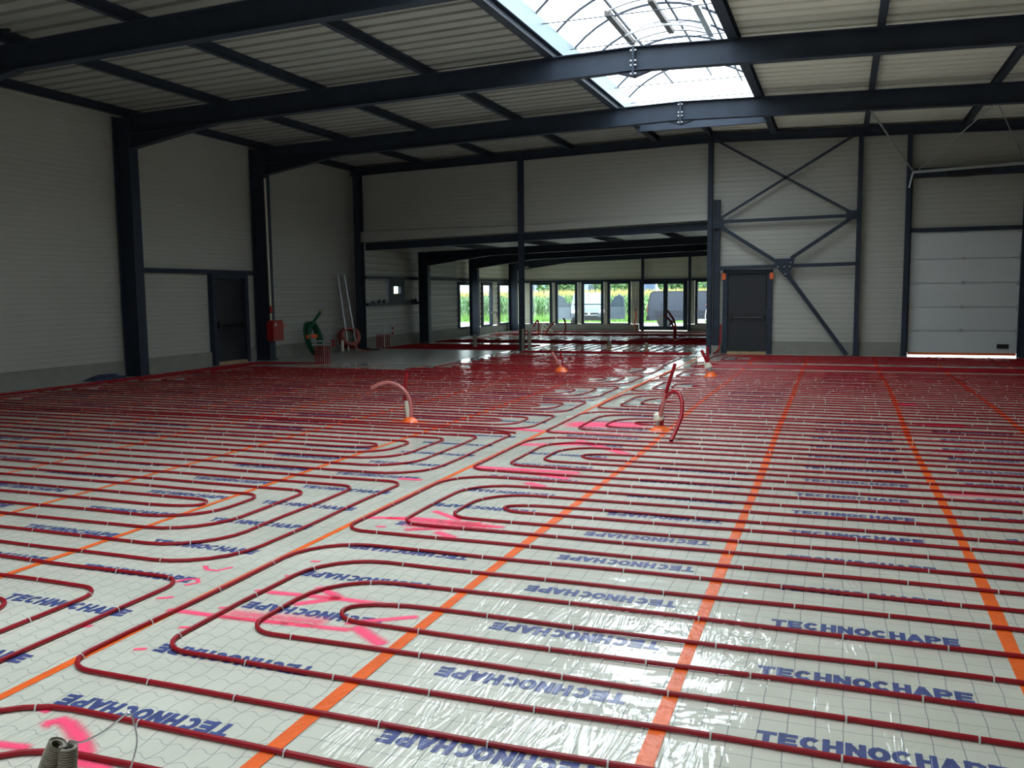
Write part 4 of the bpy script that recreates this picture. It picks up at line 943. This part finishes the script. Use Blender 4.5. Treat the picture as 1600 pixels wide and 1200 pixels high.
# vertical downpipe left of the middle post, far corner
t = thing('downpipe', 'thin grey pipe running up the far corner column', 'pipe', (-12.55, 34.9, 0)); MB().tube(curve_pts([(-12.55, 34.9, 0), (-12.55, 34.9, 1.2), (-12.55, 34.9, 2.35), (-12.45, 34.9, 2.62), (-12.2, 34.9, 2.68)]), .04, 8).build('tube', DUCT, t, True); MB().cyl((-12.55, 34.9, 1.9), (-12.55, 34.9, 2.0), .055, 8).build('clamp', GALV, t)
t = thing('notice_board', 'pale paper notice on the wall beside the glazed double door', 'notice', (-8.0, EY1 - .05, .95)); MB().box(-8.13, -7.88, EY1 - .03, EY1 - .018, .86, 1.40).build('sheet', WRAP, t); MB().box(-8.1, -7.91, EY1 - .034, EY1 - .03, .95, 1.3).build('panel', CLIP, t)
t = thing('orange_lead', 'orange cable hanging below the paper notice', 'cable', (-7.97, EY1 - .1, .2)); MB().tube(curve_pts([(-7.98, EY1 - .1, .85), (-7.93, EY1 - .1, .6), (-8.0, EY1 - .1, .35), (-7.94, EY1 - .1, .04)]), .025, 6).build('lead', TAPE, t, True); MB().cyl((-7.98, EY1 - .1, .85), (-7.98, EY1 - .04, .9), .03, 6).build('plug', BLACK, t)
t = thing('red_hose', 'red pipe end leaning beside the dark fire door frame', 'pipe', (-2.9, 23.2, 0)); hollow(MB(), [(-3.02, 22.9, .02), (-2.93, 23.1, .1), (-2.9, 23.2, .3), (-2.89, 23.25, .75)], .022, 8).build('bent_pipe', PIPE, t, True)

# ------------------------------------------------------------------ outdoors
def leafblob(b, c, R, n, rnd, sz):
    for _ in range(n):
        while True:
            p = Vector((rnd.uniform(-1, 1), rnd.uniform(-1, 1), rnd.uniform(-1, 1)))
            if .25 < p.length < 1: break
        p = Vector((p.x * R[0], p.y * R[1], p.z * R[2])) + Vector(c)
        a = Vector((rnd.gauss(0, 1), rnd.gauss(0, 1), rnd.gauss(0, 1))).normalized(); q = a.orthogonal().normalized() * sz
        b.add([p - a * sz, p + q * .6, p + a * sz, p - q * .6], [(0, 1, 2, 3)])
rnd = random.Random(11)
o = MB().box(-70, 40, 50.0, 54.0, -.3, -.10).build('grass_verge', GRASS)
b = MB()
for _ in range(9000):
    x = rnd.uniform(-30, 2); y = rnd.uniform(50, 54.2); h = rnd.uniform(.15, .5) * (.6 + (y - 50) * .12); a = rnd.uniform(0, 6.28); dx, dy = math.cos(a) * .04, math.sin(a) * .04
    b.add([(x - dx, y - dy, -.1), (x + dx, y + dy, -.1), (x + rnd.uniform(-.12, .12), y + rnd.uniform(-.1, .1), -.1 + h)], [(0, 1, 2)])
g2 = b.build('tall_grass', GRASS, o); g2['kind'] = 'stuff'; o['kind'] = 'stuff'; tag(o, 'strip of tall green grass between forecourt and corn field', 'grass')
b = MB(); bt = MB()
for iy in range(14):
    for ix in range(190):
        x = -34 + ix * .2 + rnd.uniform(-.08, .08); y = 54.4 + iy * .5 + rnd.uniform(-.12, .12); h = rnd.uniform(1.25, 1.55)
        b.bar((x, y, -.15), (x + rnd.uniform(-.05, .05), y, h), .03, .03, (1, 0, 0))
        for k in range(7 if iy < 4 else 4):
            z = h * (.2 + .11 * k if iy < 4 else .5 + .1 * k); a = rnd.uniform(0, 6.28); l = rnd.uniform(.35, .6); dx, dy = math.cos(a), math.sin(a); wd = .045
            p0 = Vector((x, y, z)); p1 = p0 + Vector((dx * l * .5, dy * l * .5, .16)); p2 = p0 + Vector((dx * l, dy * l, -.08)); s_ = Vector((-dy, dx, 0)) * wd
            b.add([p0, p1 - s_, p2, p1 + s_], [(0, 1, 2, 3)])
        for k in range(3):
            a = rnd.uniform(0, 6.28); bt.add([(x - .025, y, h - .05), (x + .025, y, h - .05), (x + math.cos(a) * .1, y + math.sin(a) * .1, h + rnd.uniform(.22, .36))], [(0, 1, 2)])
o = b.build('corn_field', CORN); o['kind'] = 'stuff'; tag(o, 'green maize field with yellowish tassels beyond the forecourt', 'corn'); q = bt.build('tassels', TASSEL, o); q['kind'] = 'stuff'
for i, (x, y, h, lab) in enumerate([(-31.5, 100, 4.6, 'leftmost round tree far behind the maize'), (-24.0, 98, 5.0, 'middle round tree behind the grey car'), (-17.0, 100, 4.4, 'tree far behind the maize, seen through the glazed door'), (-13.0, 105, 4.8, 'tree right of the others far behind the maize')]):
    t = thing('far_tree', lab, 'tree', (x, y, -.3), 'far trees'); MB().cyl((x, y, -.4), (x, y, h * .5), .22, 8, .12).build('trunk', BARK, t)
    b = MB(); leafblob(b, (x, y, h * .58), (2.6, 2.2, h * .42), 900, rnd, .28); leafblob(b, (x + 1.4, y, h * .45), (1.8, 1.6, h * .3), 400, rnd, .28); b.build('crown', TREE, t)
def shed(lab, x0, x1, y, h, mt):
    t = thing('far_shed', lab, 'building', ((x0 + x1) / 2, y, -.3)); MB().box(x0, x1, y, y + 12, -.4, h).build('wall', mt, t); MB().prism([(y - .4, h), (y + 12.4, h), (y + 6, h + .9)], 'x', x0 - .4, x1 + .4).build('roof', ROOFB, t)
    for k in range(int((x1 - x0) / 5)): MB().box(x0 + 1.5 + 5 * k, x0 + 3.2 + 5 * k, y - .06, y, h - 2.2, h - 1.0).build('window', DARKGL, t)
shed('long low blue shed on the horizon behind the maize', -46, -27, 125, 3.6, BLUEB); shed('blue shed on the horizon behind the grey car', -25, -17, 128, 3.7, BLUEB); shed('grey works building on the horizon behind the dark van', -15, 8, 120, 4.6, ROOFB)

def vehicle(name, lab, cat, loc, rz, paint, L, W, H, van=False):
    """built along +x = forward in its own frame, then placed as one thing"""
    t = bpy.data.objects.new(name, None); COL.objects.link(t); t.location = loc; t.rotation_euler = (0, 0, rz); WT[t.name] = Vector(); tag(t, lab, cat)
    f = L / 2
    if van: prof = [(-f, .35), (-f, 1.0), (-f + .12, H - .1), (-f + .3, H), (f - 1.75, H), (f - 1.3, H - .12), (f - .75, 1.15), (f - .12, .92), (f, .7), (f, .32)]
    else:   prof = [(-f, .38), (-f + .03, 1.0), (-f + .25, H - .12), (-f + .5, H), (f - 1.95, H), (f - 1.6, H - .08), (f - .95, 1.12), (f - .2, .95), (f, .72), (f, .35)]
    def hw_(z): return W / 2 * (1.0 if z < 1.0 else 1.0 - .16 * (z - 1.0) / (H - 1.0))
    b = MB(); n = len(prof)
    ring = []
    for sg in (-1, 1):
        for ins, k in ((0.10, .93), (0.0, 1.0)) if sg < 0 else ((0.0, 1.0), (0.10, .93)):
            for x, z in prof:
                zz = .35 + (z - .35) * (1 if k == 1.0 else 1); ring.append((x * (1 - ins * .05), sg * hw_(z) * k, z - (ins * .25 if z > H - .15 else 0) if k == 1.0 else z))
    # four rings: inner-left, outer-left, outer-right, inner-right
    rings = [ring[i*n:(i+1)*n] for i in range(4)]
    vs = sum(rings, []); fs = []
    for r in range(3):
        for i in range(n): fs.append((r*n + i, r*n + (i+1) % n, (r+1)*n + (i+1) % n, (r+1)*n + i))
    fs += [tuple(range(n))[::-1], tuple(range(3*n, 4*n))]
    b.add(vs, fs); body = b.build('body', paint, t, True)
    def slab(nm, m, P, th, parent=t):
        P = [Vector(p) for p in P]; nn = (P[1] - P[0]).cross(P[2] - P[0]).normalized() * th; k = len(P)
        q = MB(); q.add(P + [p + nn for p in P], [tuple(range(k))[::-1], tuple(range(k, 2*k))] + [(i, (i+1) % k, k + (i+1) % k, k + i) for i in range(k)]); return q.build(nm, m, parent)
    x0, z0 = prof[5]; x1, z1 = prof[6]; wa, wb_ = hw_(z0) * .86, hw_(z1) * .90
    slab('windscreen', DARKGL if van else SCREEN, [(x0 + .03, -wa, z0), (x1 + .0, -wb_, z1 + .03), (x1, wb_, z1 + .03), (x0 + .03, wa, z0)], .02)
    for sg in (-1, 1):
        xs = [(-f + .35, f - 1.9)] if van else [(-f + .45, -.35), (-.25, f - 1.7)]
        for a, c in ([] if van else xs):
            za, zb = 1.08, H - .16; ya, yb = sg * (hw_(za) + .006), sg * (hw_(zb) + .006)
            P = [(a, ya, za), (c + .35, ya, za), (c, yb, zb), (a + .1, yb, zb)]
            if sg < 0: P = P[::-1]
            slab('side_window', DARKGL, P, -.012)
        for x in (-f + .8, f - .85):
            wh = MB().cyl((x, sg * (W/2 - .18), .30), (x, sg * (W/2 + .015), .30), .31, 20).build('wheel', TYRE, t, True); MB().cyl((x, sg * (W/2 + .0), .30), (x, sg * (W/2 + .025), .30), .19, 14).build('hubcap', GALV if not van else BLACK, wh, True)
        slab('headlight', LAMPG, [(f + .005, sg * W * .47, .72), (f + .005, sg * W * .26, .70), (f - .08, sg * W * .28, .86), (f - .14, sg * W * .47, .90)][::sg], .02)
        slab('tail_lamp', TAIL, [(-f - .005, sg * W * .38, .75), (-f - .005, sg * W * .48, .75), (-f + .03, sg * W * .47, 1.15), (-f + .03, sg * W * .38, 1.15)][::-sg], .03)
        m = MB().box(f - 1.35, f - 1.2, sg * (W/2 + .10) - .1, sg * (W/2 + .10) + .1, 1.05, 1.2); m.build('mirror', paint, t)
        for z in (.55, .75): MB().box(-f + .3, f - 1.0, sg * (W/2 + .008) - .01, sg * (W/2 + .008) + .01, z, z + .04).build('side_moulding', BLACK, t)
    for k in range(4): MB().box(f - .02, f + .025, -W * .24, W * .24, .52 + .07 * k, .555 + .07 * k).build('grille_slat', GALV if k in (1, 3) else BLACK, t)
    MB().box(f - .1, f + .06, -W * .46, W * .46, .34, .50).build('front_bumper', BLACK if not van else paint, t); MB().box(-f - .07, -f + .1, -W * .47, W * .47, .33, .55).build('rear_bumper', BLACK, t)
    MB().cyl((f + .01, 0, .69), (f + .035, 0, .69), .07, 14).build('badge', GALV, t, True)
    return t, slab, f, W, H
t, slab, f, W, H = vehicle('parked_car', 'grey people carrier facing the windows with both front doors open', 'car', (-12.55, 45.6, -.16), math.atan2(-44.5, 12.2), CARP, 4.4, 1.85, 1.72)
for sg in (-1, 1):       # open front doors
    hx = f - 1.15; hy = sg * (W/2); ux, uy = math.cos(math.radians(115)), sg * math.sin(math.radians(115)) if False else sg * .92
    dx, dy = -.38, sg * .92
    def D(u, z): return (hx + dx * u, hy + dy * u, z)
    dr = slab('front_door', CARP, [D(0.02, .35), D(1, .35), D(1, 1.0), D(.02, 1.0)], .07 * sg)
    pr = slab('door_window', DARKGL, [D(.1, 1.0), D(1, 1.0), D(.92, 1.45), D(.66, 1.60), D(.42, 1.52)], .02 * sg, dr)
    slab('door_frame', CARP, [D(.93, 1.0), D(1.02, 1.0), D(.95, 1.5), D(.66, 1.66), D(.62, 1.60), D(.88, 1.46)], .04 * sg, dr)
t2, *_ = vehicle('dark_van', 'dark navy van standing side on outside the glazed door', 'van', (-6.55, 44.6, -.16), math.radians(3), VANP, 5.0, 1.9, 1.78, True)
t = thing('tool_stand', 'pale bucket with orange hose reel beside the dark van', 'tool', (-6.05, 43.2, -.16)); MB().tube([(-6.3, 43.2, -.16), (-6.3, 43.2, .25)], [.16, .2], 14).build('pail', WRAP, t, True)
MB().tube([(-5.95, 43.2, 1.0 + .0), (-6.0, 43.2, .95), (-5.95, 43.2, .9), (-5.9, 43.2, .95), (-5.95, 43.2, 1.0)], .09, 8).build('reel', TAPE, t, True); MB().tube(curve_pts([(-6.0, 43.2, .95), (-6.08, 43.2, .6), (-6.1, 43.2, .3), (-5.95, 43.2, .0), (-5.95, 43.2, -.16)]), .02, 6).build('hose', CLIP, t, True); MB().bar((-5.9, 43.25, -.16), (-5.9, 43.25, 1.3), .04, .04, (1, 0, 0)).build('pole', STEEL, t)
